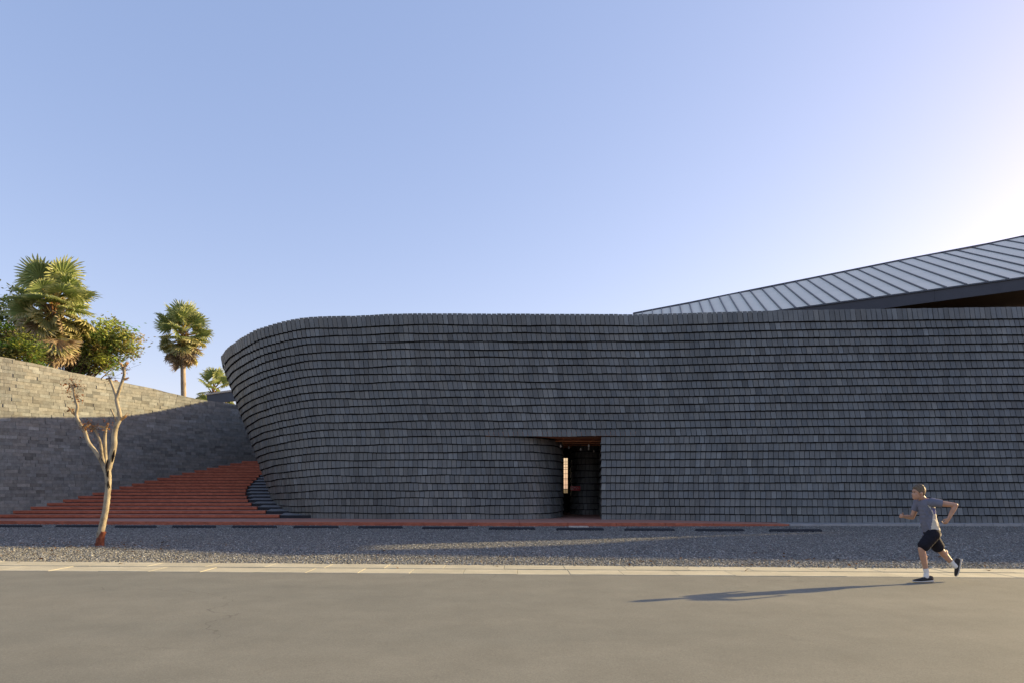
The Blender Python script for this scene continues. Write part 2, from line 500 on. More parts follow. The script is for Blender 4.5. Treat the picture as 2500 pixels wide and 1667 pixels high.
# dark backing walls behind the shingles
def backing(name, pathf, frs, back=0.42, inset=0.045, close_top=True):
    mb = MB(); grid = []
    for fr in frs:
        P = Path(pathf(fr)); n = max(8, int(P.L / 0.4))
        row = []
        for i in range(n + 1): row.append(i / n)
        grid.append((fr, P))
    n = max(12, int(grid[0][1].L / 0.4))
    F, B = [], []
    for fr, P in grid:
        fr_, b_ = [], []
        for i in range(n + 1):
            u = P.L * i / n; p = P.at(u); nn = P.nrm(u)
            z = fr * P.crown(u)
            if fr == 0: z = ZB - 0.05
            fr_.append((p[0] - nn[0] * inset, p[1] - nn[1] * inset, z)); b_.append((p[0] - nn[0] * back, p[1] - nn[1] * back, z))
        F.append(fr_); B.append(b_)
    vs, fs = [], []
    m = n + 1; K = len(frs)
    for g in (F, B):
        for r in g: vs.extend(r)
    o = K * m
    for k in range(K - 1):
        for i in range(n):
            a = k * m + i
            fs.append((a, a + 1, a + m + 1, a + m)); fs.append((o + a + 1, o + a, o + a + m, o + a + m + 1))
    for i in range(n):
        t = (K - 1) * m + i
        fs.append((t, t + 1, o + t + 1, o + t)); fs.append((i + 1, i, o + i, o + i + 1))
    for k in range(K - 1):
        a = k * m; fs.append((a, a + m, o + a + m, o + a)); b = a + n; fs.append((b + m, b, o + b, o + b + m))
    mb.add([Vector(v) - bld_off for v in vs], fs)
    return mb.build(name, CORE, BLD)
fd = row_frac(J_DOOR)
backing('upper_wall', lambda fr: fac_pts(fr), [fd, 0.6, 0.8, 0.998])
backing('lower_wall', run_left, [0, fd * 0.5, fd])
backing('lower_wall', lambda fr: run_right(fr)[1], [0, fd * 0.5, fd])
backing('passage_wall', lambda fr: run_right(fr)[0], [0, fd], back=0.30)
backing('passage_wall', run_back, [0, fd], back=0.30)

shingles.sort(key=lambda s: -s[2])
mass = MB()
for i, (vs, col, sc_) in enumerate(shingles):
    if i < 300:
        c = sum((Vector(v) for v in vs), Vector()) / 8
        mb = MB(); mb.add([Vector(v) - c for v in vs], SH_F, col)
        mb.build('shingle', SLATE, BLD).location = c - bld_off
    else:
        mass.add([Vector(v) - bld_off for v in vs], SH_F, col)
mass.build('shingle_cladding', SLATE, BLD, kind='stuff')

# ---- entrance: soffit, frame, lamps, window, sign
ent = MB()
zs = fd * 9.32
xs_ = np.linspace(-1.2, 5.6, 24)
fl = fac_pts(fd); fx = [p[0] for p in fl]; fy = [p[1] for p in fl]
vs, fs = [], []
for x in xs_:
    y0 = lerp_list(fx, fy, x) + 0.02
    vs += [(x, y0, zs + 0.004), (x, 41.0, zs + 0.004), (x, y0, zs + 0.2), (x, 41.0, zs + 0.2)]
for i in range(len(xs_) - 1):
    a = i * 4; b = a + 4
    fs += [(a, a + 1, b + 1, b), (a + 2, b + 2, b + 3, a + 3), (a, b, b + 2, a + 2), (a + 1, a + 3, b + 3, b + 1)]
ent.add([Vector(v) - bld_off for v in vs], fs)
ent.build('entrance_soffit', CORTEN, BLD)
def bpart(name, mat, fn, parent=BLD, **kw):
    mb = MB(); fn(mb); mb.v = [tuple(Vector(v) - bld_off) for v in mb.v]
    return mb.build(name, mat, parent, **kw)
for y in (32.75, 34.3, 35.9):
    bpart('soffit_rail', CORTEN, lambda m, y=y: m.bar((1.0 + (y - 32.7) * 0.35, y, zs - 0.11), (4.45 + (y - 32.7) * 0.12, y, zs - 0.11), 0.035, 0.05))
for i, x in enumerate((1.7, 2.4, 3.1, 3.8, 4.35)):
    bpart('soffit_rail', CORTEN, lambda m, x=x: m.bar((x, 31.75 if x > 2 else 32.2, zs - 0.055), (x + 0.25, 36.4, zs - 0.055), 0.035, 0.04))
LAMPB = M_plain('lamp_white', (0.75, 0.73, 0.68), 0.35, 0.5, 0, 0.05)
lamp_pos = [(1.88, 32.75, .22), (2.33, 32.75, .24), (2.85, 34.3, .22), (3.45, 34.3, .30), (3.68, 32.75, .22), (4.38, 32.75, .22), (3.85, 34.3, .28), (4.5, 34.3, .22), (4.3, 35.9, .30), (4.65, 35.9, .25)]
for i, (x, y, dr) in enumerate(lamp_pos):
    e = empty('pendant_lamp', (x, y, zs - 0.1 - dr))
    w = ['first', 'second', 'third', 'fourth', 'fifth', 'sixth', 'seventh', 'eighth', 'ninth', 'tenth'][sorted(range(10), key=lambda k: lamp_pos[k][0] / lamp_pos[k][1]).index(i)]
    tag(e, 'small white pendant lamp under the entrance soffit, %s from the left' % w, 'lamp', 'pendant lamps over the entrance')
    m = MB(); m.tube([(0, 0, 0.06), (0, 0, dr)], [0.006, 0.006], 5); m.build('cord', SEAM, e)
    m = MB(); m.tube([(0, 0, -0.075), (0, 0, -0.06), (0, 0, -0.01), (0, 0, 0.03), (0, 0, 0.065)], [0.012, 0.035, 0.045, 0.03, 0.014], 10); m.build('shade', LAMPB, e, smooth=True)
# lattice window at the end of the passage
WY = 40.2
bpart('passage_wall', CORE, lambda m: (m.box(2.4, 3.9, WY, WY + 0.12, -0.05, 1.30), m.box(2.4, 3.9, WY, WY + 0.12, 3.36, zs + 0.1), m.box(2.4, 3.045, WY + .002, WY + 0.118, 1.30, 3.36), m.box(3.285, 3.9, WY + .002, WY + 0.118, 1.30, 3.36)))
win = empty('lattice_window', Vector((3.1, WY + 0.05, 1.3)) - bld_off, BLD)
m = MB(); m.box(-0.055, 0.185, 0.04, 0.05, 0.0, 2.06); m.build('pane', GLASS, win)
for x in (0.075,): m = MB(); m.bar((x, 0, 0), (x, 0, 2.06), 0.02, 0.03); m.build('glazing_bar', SEAM, win)
for z in (0.22, 0.48, 0.78, 0.86, 1.14, 1.40, 1.52, 1.68, 1.78, 1.88):
    m = MB(); m.bar((-0.055, 0, z), (0.185, 0, z), 0.02, 0.022); m.build('glazing_bar', SEAM, win)

# ---- roof
ROOF = empty('roof', Vector((20, 36, 9.5)) - bld_off, BLD)
r_off = Vector((20, 36, 9.5))
def ridge(px, py):
    d = 44 + (px - 1548) / 952 * 6
    return at(px, py, d)
cropx = [110, 160, 218, 270, 320, 375, 430, 485, 540, 600, 657, 720, 780, 845, 910, 972, 1040, 1105, 1178, 1250, 1320, 1395, 1470, 1550, 1632, 1715, 1795, 1885, 1965, 2055, 2150, 2245, 2340, 2440, 2545, 2655, 2700]
rx = [100, 218, 430, 660, 845, 1040, 1250, 1470, 1780, 2055, 2352, 2700]; ry = [491, 467, 428, 378, 345, 305, 262, 218, 155, 108, 42, -32]
def eave_at(x):
    return Vector((x, 34.5 - (x - 13.97) * 0.14, 10.53 + (x - 13.97) * 0.1065))
RP = []
for cx in cropx:
    r = ridge(1500 + cx / 2.352, 560 + lerp_list(rx, ry, cx) / 2.352)
    RP.append((r, eave_at(0.829 * r.x - 0.25)))
def rpart(name, mat, fn, **kw):
    mb = MB(); fn(mb); mb.v = [tuple(Vector(v) - r_off) for v in mb.v]
    return mb.build(name, mat, ROOF, **kw)
for (a, b), (c, d) in zip(RP, RP[1:]):
    n = (d - b).cross(a - b).normalized() * 0.05
    g = 0.004
    a2, b2, c2, d2 = a.lerp(c, g), b.lerp(d, g), c.lerp(a, g), d.lerp(b, g)
    rpart('roof_panel', ZINC, lambda m: m.hexa([b2 - n, d2 - n, c2 - n, a2 - n, b2, d2, c2, a2]))
for i, (a, b) in enumerate(RP):
    if i == 0: continue
    e = b.lerp(a, 0.022)
    rpart('standing_seam', SEAM, lambda m: m.bar(e + Vector((0, 0, 0.035)), a + Vector((0, 0, 0.035)), 0.05, 0.09))
for (a, b), (c, d) in zip(RP[::6], RP[6::6]):
    rpart('ridge_cap', SEAM, lambda m: m.bar(a + Vector((0, 0.05, 0.05)), c + Vector((0, 0.05, 0.05)), 0.16, 0.13))
eL, eR = RP[0][1], RP[-1][1]
for k in range(4):
    a = eL.lerp(eR, k / 4); b = eL.lerp(eR, (k + 1) / 4 - 0.0003)
    rpart('fascia', FASC, lambda m: m.hexa([a + Vector((0, -0.10, -0.56)), b + Vector((0, -0.10, -0.56)), b + Vector((0, 0.08, -0.56)), a + Vector((0, 0.08, -0.56)),
                                            a + Vector((0, -0.10, 0.0)), b + Vector((0, -0.10, 0.0)), b + Vector((0, 0.08, 0.0)), a + Vector((0, 0.08, 0.0))]))
    rpart('eave_trim', SEAM, lambda m: m.bar(a + Vector((0, -0.12, 0.03)), b + Vector((0, -0.12, 0.03)), 0.10, 0.07))
# soffit under the roof and the recessed wall below it
sA = eL + Vector((0, 0.09, -0.50)); sB = eR + Vector((0, 0.09, -0.50))
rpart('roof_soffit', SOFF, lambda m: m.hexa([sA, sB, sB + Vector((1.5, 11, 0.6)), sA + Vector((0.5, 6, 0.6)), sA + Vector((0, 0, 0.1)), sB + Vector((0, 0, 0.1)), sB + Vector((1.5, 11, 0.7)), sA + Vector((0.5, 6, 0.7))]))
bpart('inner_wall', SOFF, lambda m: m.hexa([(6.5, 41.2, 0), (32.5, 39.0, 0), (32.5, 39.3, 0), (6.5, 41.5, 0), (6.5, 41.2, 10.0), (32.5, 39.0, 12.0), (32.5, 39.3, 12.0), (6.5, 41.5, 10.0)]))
# unseen wing added right of the frame to cast the strip shadow on the gravel
wing_f = [(33.6, 31.6), (60, 28.2), (90, 26.0)]
wing_b = [(33.8, 31.9), (37.2, 32.6), (41.5, 34.4), (45.5, 37.4), (50.5, 39.2), (60, 45), (90, 50)]
poly = [Vector((x, y, 12.0)) for x, y in wing_f] + [Vector((x, y, 12.0)) for x, y in reversed(wing_b)]
nP = len(poly)
rpart('added_shadow_wing', FASC, lambda m: m.add(poly + [p + Vector((0, 0, 0.5)) for p in poly], [tuple(range(nP - 1, -1, -1)), tuple(range(nP, 2 * nP))] + [(i, (i + 1) % nP, nP + (i + 1) % nP, nP + i) for i in range(nP)]))

# ------------------------------------------------------------------ brick wall on the left
WALLC = [(-27.6, 25.5), (-26.3, 29.0), (-24.75, 32.3), (-24.05, 33.4), (-22.6, 36.6), (-21.0, 40.2), (-19.3, 43.2), (-17.4, 46.1), (-15.2, 48.6)]
WP = Path([(p.x, p.y) for p in catmull([(a, b, 0) for a, b in WALLC], 16)])
wz_y = [25, 33, 36, 39.8, 42.3, 44.8, 50]; wz_z = [8.25, 7.86, 7.62, 7.46, 7.17, 7.10, 7.0]
BW = empty('brick_wall', (-23, 36, 0))
tag(BW, 'tall curved grey split-face brick wall rising behind the red steps', 'wall')
bw_off = Vector((-23, 36, 0))
bricks = []
BHH = 0.166; j = 0
while j * BHH < 8.4:
    u = -random.uniform(0, 0.6)
    z0 = j * BHH
    while u < WP.L:
        w = random.choice((0.36, 0.44, 0.50, 0.52, 0.56, 0.60))
        u0, u1 = max(u, 0) + 0.005, min(u + w, WP.L) - 0.005
        u += w
        if u1 - u0 < 0.1: continue
        p0, p1 = WP.at(u0), WP.at(u1)
        n = WP.nrm((u0 + u1) / 2)
        zt0, zt1 = lerp_list(wz_y, wz_z, p0[1]), lerp_list(wz_y, wz_z, p1[1])
        zz0 = min(z0 + BHH - 0.006, zt0); zz1 = min(z0 + BHH - 0.006, zt1)
        if zz0 < z0 + 0.02 or zz1 < z0 + 0.02: continue
        pr = random.uniform(0.0, 0.022) + (0.018 if random.random() < 0.1 else 0)
        tilt = random.gauss(0, 0.004)
        q = lambda p, o, z: (p[0] + n[0] * o, p[1] + n[1] * o, z)
        vs = [q(p0, pr + tilt, z0), q(p1, pr - tilt, z0), q(p1, pr - tilt, zz1), q(p0, pr + tilt, zz0),
              q(p0, -0.1, z0), q(p1, -0.1, z0), q(p1, -0.1, zz1), q(p0, -0.1, zz0)]
        v = random.gauss(0.25, 0.026)
        r = random.random()
        if r < 0.07: v *= 0.72
        elif r < 0.13: v *= 1.18
        h = random.uniform(-1, 1)
        # hidden below the stairs?
        zstair = 0.16 + 0.17 * max(0, min(19, (p0[1] - 32.4) / 0.72))
        vis = proj_area(vs) if (z0 > zstair) else 0
        bricks.append((vs, (v * (0.98 + .03 * h), v * 1.0, v * (0.93 - .03 * h)), vis, (u0, u1, z0)))
    j += 1
bricks.sort(key=lambda b: -b[2])
def brick_uv(o, uvs):
    uvl = o.data.uv_layers.new(name='UVMap')
    buf = []
    for (u0, u1, z0), nf in uvs:
        # face order SH_F: front back bottom top right left
        q = [(u0, z0), (u1, z0), (u1, z0 + BHH), (u0, z0 + BHH)] * 2
        for f in SH_F: 
            for i in f: buf.extend(q[i])
    uvl.data.foreach_set('uv', buf)
bm_ = MB(); uvs = []
for i, (vs, col, sc_, uvr) in enumerate(bricks):
    if i < 300:
        c = sum((Vector(v) for v in vs), Vector()) / 8
        mb = MB(); mb.add([Vector(v) - c for v in vs], SH_F, col)
        o = mb.build('brick', BRICK, BW); o.location = c - bw_off
        brick_uv(o, [(uvr, 6)])
    else:
        bm_.add([Vector(v) - bw_off for v in vs], SH_F, col); uvs.append((uvr, 6))
o = bm_.build('brickwork', BRICK, BW, kind='stuff'); brick_uv(o, uvs)
mb = MB(); vs, fs = [], []; n = 60
MORT = M_plain('mortar', (0.10, 0.097, 0.092), 0.95, 0.1)
for i in range(n + 1):
    p = WP.at(WP.L * i / n); nn = WP.nrm(WP.L * i / n); z = lerp_list(wz_y, wz_z, p[1]) - 0.006
    for o_, zz in ((-0.018, -0.05), (-0.018, z), (-0.4, z), (-0.4, -0.05)):
        vs.append(Vector((p[0] + nn[0] * o_, p[1] + nn[1] * o_, zz)) - bw_off)
for i in range(n):
    a = i * 4; b = a + 4
    fs += [(a, b, b + 1, a + 1), (a + 1, b + 1, b + 2, a + 2), (a + 2, b + 2, b + 3, a + 3)]
fs += [(0, 1, 2, 3), (n * 4 + 3, n * 4 + 2, n * 4 + 1, n * 4)]
mb.add(vs, fs); mb.build('wall_core', MORT, BW)

# ------------------------------------------------------------------ ground, road, gravel, kerb
g = MB(); g.add([(-900, -400, -0.06), (900, -400, -0.06), (900, 1500, -0.06), (-900, 1500, -0.06)], [(0, 1, 2, 3)])
tag(g.build('ground', SOIL), kind='structure')
def kerb_back(x): return 14.05 - 0.067 * x          # where gravel meets the concrete strip
def kerb_front(x): return 12.68 - 0.055 * x
rd = MB()
rd.add([(-120, -60, -0.006), (120, -60, -0.006), (120, kerb_front(120) + .3, -0.006), (-120, kerb_front(-120) + .3, -0.006)], [(0, 1, 2, 3)])
tag(rd.build('road', ASPH), kind='structure')
gv = MB(); nx, ny = 120, 36; vs, fs = [], []
for i in range(nx + 1):
    x = -60 + 120 * i / nx
    for k in range(ny + 1):
        y = kerb_back(x) - 0.05 + (31.2 - kerb_back(x) + 0.05) * k / ny
        z = 0.0 + 0.018 * noise.noise((x * 0.35, y * 0.8, 1.3)) + 0.008 * noise.noise((x * 1.3, y * 1.7, 5))
        vs.append((x, y, z))
for i in range(nx):
    for k in range(ny):
        a = i * (ny + 1) + k; fs.append((a, a + ny + 1, a + ny + 2, a + 1))
gv.add(vs, fs); tag(gv.build('gravel_yard', GBED, smooth=True), kind='structure')

# kerb: two rows of concrete stones
KB = empty('kerb', (0, 13.4, 0)); tag(KB, kind='structure')
x = -20.0; 
for row in range(2):
    x = -21.0 + 0.37 * row
    while x < 21:
        w = random.choice((0.98, 1.0, 1.02)) * (1.2 if row else 1.0)
        x0, x1 = x + 0.003, x + w - 0.003
        x += w
        mid = lambda xx: kerb_back(xx) * 0.52 + kerb_front(xx) * 0.48
        f = (lambda xx: kerb_front(xx)) if row == 0 else (lambda xx: mid(xx) + 0.006)
        b = (lambda xx: mid(xx) - 0.006) if row == 0 else (lambda xx: kerb_back(xx))
        zt = (0.002 if row == 0 else 0.012) + random.gauss(0, 0.0015)
        tl = random.gauss(0, 0.0010)
        v = random.gauss(0.52, 0.014)
        jy = random.gauss(0, 0.008)
        c = Vector(((x0 + x1) / 2, (f(x0) + b(x0)) / 2, 0))
        mb = MB()
        mb.hexa([Vector(p) - c for p in ((x0, f(x0) + jy, -0.1), (x1, f(x1) + jy, -0.1), (x1, b(x1), -0.1), (x0, b(x0), -0.1),
                (x0, f(x0) + jy, zt + tl), (x1, f(x1) + jy, zt - tl), (x1, b(x1), zt - tl), (x0, b(x0), zt + tl))], (v, v * 0.92, v * 0.66))
        o = mb.build('kerb_stone', CONC, KB); o.location = c - Vector((0, 13.4, 0)); bevel(o, 0.006, 2)

# loose gravel
def gravel_mesh(n):
    base = np.array([(1, 0, 0), (-1, 0, 0), (0, 1, 0), (0, -1, 0), (0, 0, 1), (0, 0, -1)], float)
    tri = np.array([(0, 2, 4), (2, 1, 4), (1, 3, 4), (3, 0, 4), (2, 0, 5), (1, 2, 5), (3, 1, 5), (0, 3, 5)])
    y = rng.uniform(0, 1, n) ** 1.25
    yy0 = 13.0; Y = yy0 + y * 17.0
    X = rng.uniform(-1, 1, n) * (Y * 0.80 + 1.0)
    kb = 14.05 - 0.067 * X
    spill = rng.exponential(0.05, n) * (rng.random(n) < 0.10)
    keep = Y > kb - spill - 0.01
    X, Y = X[keep], Y[keep]; n = len(X)
    s = rng.lognormal(math.log(0.0185), 0.26, n)
    V = base[None] * rng.uniform(0.6, 1.25, (n, 6, 1))
    a = rng.uniform(0, 6.283, n); ca, sa = np.cos(a), np.sin(a)
    asp = rng.uniform(0.6, 1.2, (n, 1))
    vx = V[:, :, 0] * 1.15; vy = V[:, :, 1] * asp; vz = V[:, :, 2] * 0.42
    tl = rng.normal(0, 0.22, (n, 1)); vz2 = vz + vx * tl
    P = np.empty((n, 6, 3))
    P[:, :, 0] = X[:, None] + s[:, None] * (vx * ca[:, None] - vy * sa[:, None])
    P[:, :, 1] = Y[:, None] + s[:, None] * (vx * sa[:, None] + vy * ca[:, None])
    P[:, :, 2] = 0.008 + s[:, None] * (0.25 + vz2)
    F = (tri[None] + (np.arange(n) * 6)[:, None, None]).reshape(-1, 3)
    me = bpy.data.meshes.new('gravel_stones')
    me.vertices.add(n * 6); me.vertices.foreach_set('co', P.ravel())
    me.loops.add(len(F) * 3); me.loops.foreach_set('vertex_index', F.ravel().astype(np.int32))
    me.polygons.add(len(F)); me.polygons.foreach_set('loop_start', np.arange(0, len(F) * 3, 3, dtype=np.int32))
    v = np.clip(rng.lognormal(math.log(0.225), 0.34, n), 0.05, 0.65)
    w = rng.uniform(-1, 1, n)
    col = np.stack([v * (1 + .04 * w), v * 1.0, v * (0.93 - .04 * w), np.ones(n)], 1).repeat(6, 0).astype(np.float32)
    ca_ = me.color_attributes.new('tone', 'FLOAT_COLOR', 'POINT'); ca_.data.foreach_set('color', col.ravel())
    me.materials.append(STONE); me.update(calc_edges=True); me.validate()
    return me
tag(link('gravel_stones', gravel_mesh(240000)), 'loose grey gravel stones covering the yard before the building', 'gravel', kind='stuff')

# platform along the building
fe_x = [-40, -28, -22.5, -10, 0, 6, 8.5, 11, 12.5]; fe_y = [31.2, 30.5, 30.0, 29.1, 28.4, 28.3, 28.35, 28.5, 28.62]; fe_z = [.16, .16, .16, .16, .16, .16, .13, .085, 0.075]
pv = empty('platform', (0, 30, 0)); tag(pv, kind='structure')
xs = np.linspace(-40, 12.4, 27)
for a, b in zip(xs, xs[1:]):
    mb = MB(); pts = []
    for x in (a + 0.004, b - 0.004):
        pts.append((x, lerp_list(fe_x, fe_y, x), lerp_list(fe_x, fe_z, x)))
    (x0, y0, z0), (x1, y1, z1) = pts
    yb = 42 if b > -2 else 36
    mb.hexa([Vector(p) - Vector((0, 30, 0)) for p in ((x0, y0, -0.05), (x1, y1, -0.05), (x1, yb, -0.05), (x0, yb, -0.05), (x0, y0, z0), (x1, y1, z1), (x1, yb, z1), (x0, yb, z0))])
    o = mb.build('platform_slab', TERRA, pv); bevel(o, 0.01, 1)
pk = empty('pale_kerb', (20, 28.6, 0)); tag(pk, kind='structure')
x = 11.6
while x < 30:
    w = 1.2; mb = MB(); y = lambda xx: 28.44 - (xx - 12) * 0.012
    z = 0.115 if x > 14 else 0.095
    mb.box(x + .004 - 20, x + w - .004 - 20, y(x) - 28.6, 29.9 - 28.6, -0.05, z)
    o = mb.build('kerb_stone', PALE, pk); bevel(o, 0.012, 2); x += w

# ------------------------------------------------------------------ red stairs
ST = empty('red_stairs', (-18, 33, 0.16)); tag(ST, 'broad terracotta red stairs climbing between brick wall and slate building', 'stairs')
s_off = Vector((-18, 33, 0.16))
rpx = {1: 681, 2: 648, 3: 627, 4: 613, 5: 605, 6: 602, 7: 599, 8: 600, 9: 604, 10: 612, 11: 618, 12: 626, 13: 632, 14: 640, 15: 648, 16: 655, 17: 662, 18: 668, 19: 672}
TP = empty('stepped_planter', (-12, 34, 0.16)); tag(TP, 'dark gravel planter stepping up between the red stairs and the slate wall', 'planter')
t_off = Vector((-12, 34, 0.16))
def wall_x(y):
    return float(np.interp(y, WP.p[:, 1], WP.p[:, 0]))
TRD = 0.72
for k in range(1, 20):
    y0 = 32.4 + TRD * (k - 1); y1 = y0 + TRD + 0.12 if k < 19 else y0 + 4
    z = 0.16 + 0.17 * k
    xl = wall_x(y0) - 0.9; xr = (rpx[k] - 1250) / FOC * y0
    mb = MB()
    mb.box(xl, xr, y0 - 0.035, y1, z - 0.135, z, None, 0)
    mb.box(xl, xr - 0.02, y0 + 0.05, y1, z - 0.172, z - 0.135, None, 1)  # recess under the nosing coloured black to deepen its shade line
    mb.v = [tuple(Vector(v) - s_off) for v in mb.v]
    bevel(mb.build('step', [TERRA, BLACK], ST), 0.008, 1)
    mb = MB()
    xq = -8.0 if k < 3 else (-9.5 if k < 5 else -12.0)
    yq = y0 + 0.05
    mb.box(xr + 0.012, xq, yq, yq + 0.049, z - 0.19, z - 0.025, None, 0)
    g0, g1, h0, h1 = yq + 0.05, yq + TRD + 0.04, z - 0.02, z + 0.07
    mb.hexa([(xr + .014, g0, z - .19), (xq, g0, z - .19), (xq, g1, z - .19), (xr + .014, g1, z - .19), (xr + .014, g0, h0), (xq, g0, h0), (xq, g1, h1), (xr + .014, g1, h1)], None, 1)
    mb.v = [tuple(Vector(v) - t_off) for v in mb.v]
    mb.build('planter_step', [BLACK, DGRAV], TP)

# ------------------------------------------------------------------ wheel stops and slabs
stops = [(-12, 101, 1284.5), (137, 243, 1284.5), (280, 383, 1286), (420, 527, 1286), (567, 675, 1286), (717, 826, 1286.5), (874, 983, 1287.5), (1030, 1143, 1289), (1193, 1306, 1290.5), (1358, 1474, 1292), (1525, 1646, 1293.5), (1698, 1816, 1294.5), (1880, 2005, 1295.5)]
ordn = ['first', 'second', 'third', 'fourth', 'fifth', 'sixth', 'seventh', 'eighth', 'ninth', 'tenth', 'eleventh', 'twelfth', 'thirteenth']
for i, (a, b, py) in enumerate(stops):
    d = CAM_Z * FOC / (py + 2 - HOR)
    x0, x1 = (a - 1250) / FOC * d, (b - 1250) / FOC * d
    L = x1 - x0
    mb = MB(); h = 0.105
    # chamfered profile, ends cut back
    prof = [(-0.085, 0), (-0.085, 0.05), (-0.05, h), (0.05, h), (0.085, 0.05), (0.085, 0)]
    secs = [(-L / 2, 0.72), (-L / 2 + 0.06, 1.0), (0, 1.0), (L / 2 - 0.06, 1.0), (L / 2, 0.72)]
    vs = [(sx, py_, pz * sc_) for sx, sc_ in secs for py_, pz in prof]; fs = []
    for q in range(4):
        for r in range(6):
            fs.append((q * 6 + r, (q + 1) * 6 + r, (q + 1) * 6 + (r + 1) % 6, q * 6 + (r + 1) % 6))
    fs += [tuple(range(6)), tuple(range(29, 23, -1))]
    mb.add(vs, fs)
    o = mb.build('wheel_stop', STOPM, None, loc=None); o.location = ((x0 + x1) / 2, d, 0.0); o.rotation_euler.z = random.gauss(0, 0.008) - 0.03
    bevel(o, 0.008, 2)
    tag(o, 'low black wheel stop lying on the gravel, %s from the left' % ordn[i], 'wheel stop', 'wheel stops in a row before the platform')
for i, (px, w_) in enumerate(((1400.5, 23), (1424.5, 23))):
    d = 27.75; x = (px - 1250) / FOC * d
    mb = MB(); mb.box(-0.19, 0.19, -0.18, 0.18, 0.0, 0.05)
    o = mb.build('paving_slab', SLAB); o.location = (x, d, 0.0); bevel(o, 0.006, 2)
    tag(o, 'small pale paving slab against the platform, %s one of two' % ('left' if i == 0 else 'right'), 'paving slab', 'pale slabs before the entrance')

# ------------------------------------------------------------------ sign inside the entrance
sg = empty('red_sign', at(1405, 1191, 36.55)); tag(sg, 'small red sign with white marks inside the entrance', 'sign')
RED = M_plain('sign_red', (0.42, 0.03, 0.035), 0.5, 0.4, 0, 0.1); SWH = M_plain('sign_white', (0.62, 0.58, 0.56), 0.5, 0.3, 0, 0.1)
mb = MB(); mb.box(-0.26, 0.26, -0.015, 0.015, -0.125, 0.125); o = mb.build('board', RED, sg); bevel(o, 0.004, 1)
mb = MB(); mb.tube([(0.0, 0.0, 0), (0.0, 0.34, 0)], [0.015, 0.015], 6); mb.build('bracket', SEAM, sg)
for (x0, z0, x1, z1, w) in ((-.22, .07, -.14, .09, .03), (-.20, .04, -.20, -.09, .035), (-.15, .02, -.13, -.08, .03), (-.10, .08, -.05, .02, .025), (-.04, .03, .03, .05, .02), (.05, .02, .12, .04, .018), (.13, .03, .20, .0, .018), (.02, -.02, .08, -.03, .014)):
    mb = MB(); mb.bar((x0, -0.018, z0), (x1, -0.018, z1), w, 0.004, up=(0, 1, 0)); mb.build('mark', SWH, sg)


# ------------------------------------------------------------------ plants
LEAF = M_tone('leaf', 0.55, 0.35, 0.42, 0.2, 8)
PALML = M_tone('palm_leaf', 0.45, 0.4, 0.36, 0.15, 6)
PALMT = M_bark('palm_bark', ((0.16, 0.13, 0.10), (0.33, 0.27, 0.20), (0.45, 0.38, 0.29)), 3)
TRUNKM = M_bark('tree_bark', ((0.06, 0.045, 0.03), (0.13, 0.10, 0.07), (0.2, 0.16, 0.11)), 4)
PALEB = M_bark('pale_bark', ((0.055, 0.042, 0.03), (0.30, 0.255, 0.18), (0.46, 0.41, 0.30)), 6)
DRYL = M_tone('dry_leaf', 0.8, 0.2, 0.25, 0.25, 20)
PAINT = M_bark('red_brown_base', ((0.10, 0.03, 0.018), (0.20, 0.065, 0.035), (0.30, 0.13, 0.08)), 9)
TORN = M_plain('torn_bark', (0.035, 0.026, 0.02), 0.95, 0.1, 0, 0.4, 20)
WOODCUT = M_plain('cut_wood', (0.52, 0.33, 0.15), 0.85, 0.15, 0, 0.3, 25)

def fan_mesh(name, R_, pet, n, spread, droop, cup, col, tipcol, seed):
    """one fan leaf: petiole along +Z, blade in the XZ plane facing -Y"""
    rd_ = random.Random(seed); mb = MB()
    c = Vector((0, 0, pet))
    mb.tube([(0, 0, 0), (0, 0.03, pet * 0.5), (0, 0, pet)], [0.055, 0.035, 0.022], 5, (0.36, 0.30, 0.10))
    for i in range(n):
        a = -spread + 2 * spread * i / (n - 1); h = spread / (n - 1)
        rr = R_ * (0.80 + 0.20 * math.cos(a * 0.75)) * rd_.uniform(0.88, 1.06)
        def P(ang, r, ex=0.0):
            k = r / R_
            return c + Vector((math.sin(ang) * r, cup * k * k * R_ * 0.5 + ex, math.cos(ang) * r - droop * k ** 2.4 * R_))
        m = 0.56
        fold = 0.035 if i % 2 else -0.035
        v0 = c; v1 = P(a - h, rr * m, fold); v2 = P(a + h, rr * m, -fold); vm = P(a, rr * m * 1.05, 0.05 * R_)
        ja = rd_.gauss(0, 0.03)
        v3 = P(a + ja, rr * 0.82, 0.03 * R_ + rd_.gauss(0, 0.03) * R_) ; v4 = P(a + ja * 1.6, rr, 0.06 * R_ + rd_.gauss(0, 0.06) * R_)
        wv = (P(a + h, rr * 0.8) - P(a - h, rr * 0.8)) * 0.26
        v = rd_.uniform(0.85, 1.15); cc = tuple(x * v for x in col); tc = tuple(x * v for x in tipcol)
        mb.add([v0, v1, vm, v2], [(0, 1, 2), (0, 2, 3)], cc)
        mb.add([v1, v3 - wv, v3 + wv, v2, vm, v4], [(0, 1, 4), (1, 2, 4), (2, 3, 4), (1, 5, 2)], tc)
    me_o = mb.build(name, PALML)
    me = me_o.data; bpy.data.objects.remove(me_o); return me
GREEN = (0.27, 0.34, 0.115); GTIP = (0.40, 0.44, 0.18)
fans = [fan_mesh('frond', 1.0, 0.95, 30, R(128), dr, cu, tuple(x * k for x in GREEN), tuple(x * k for x in GTIP), 10 + i) for i, (dr, cu, k) in enumerate(((0.05, 0.10, 1.0), (0.18, 0.2, 0.85), (0.30, 0.15, 1.15), (0.10, 0.35, 0.95)))]
dead = [fan_mesh('dead_frond', 0.95, 0.95, 18, R(62), dr, 0.5, (0.31, 0.235, 0.145), (0.42, 0.335, 0.215), 30 + i) for i, dr in enumerate((0.1, 0.3))]
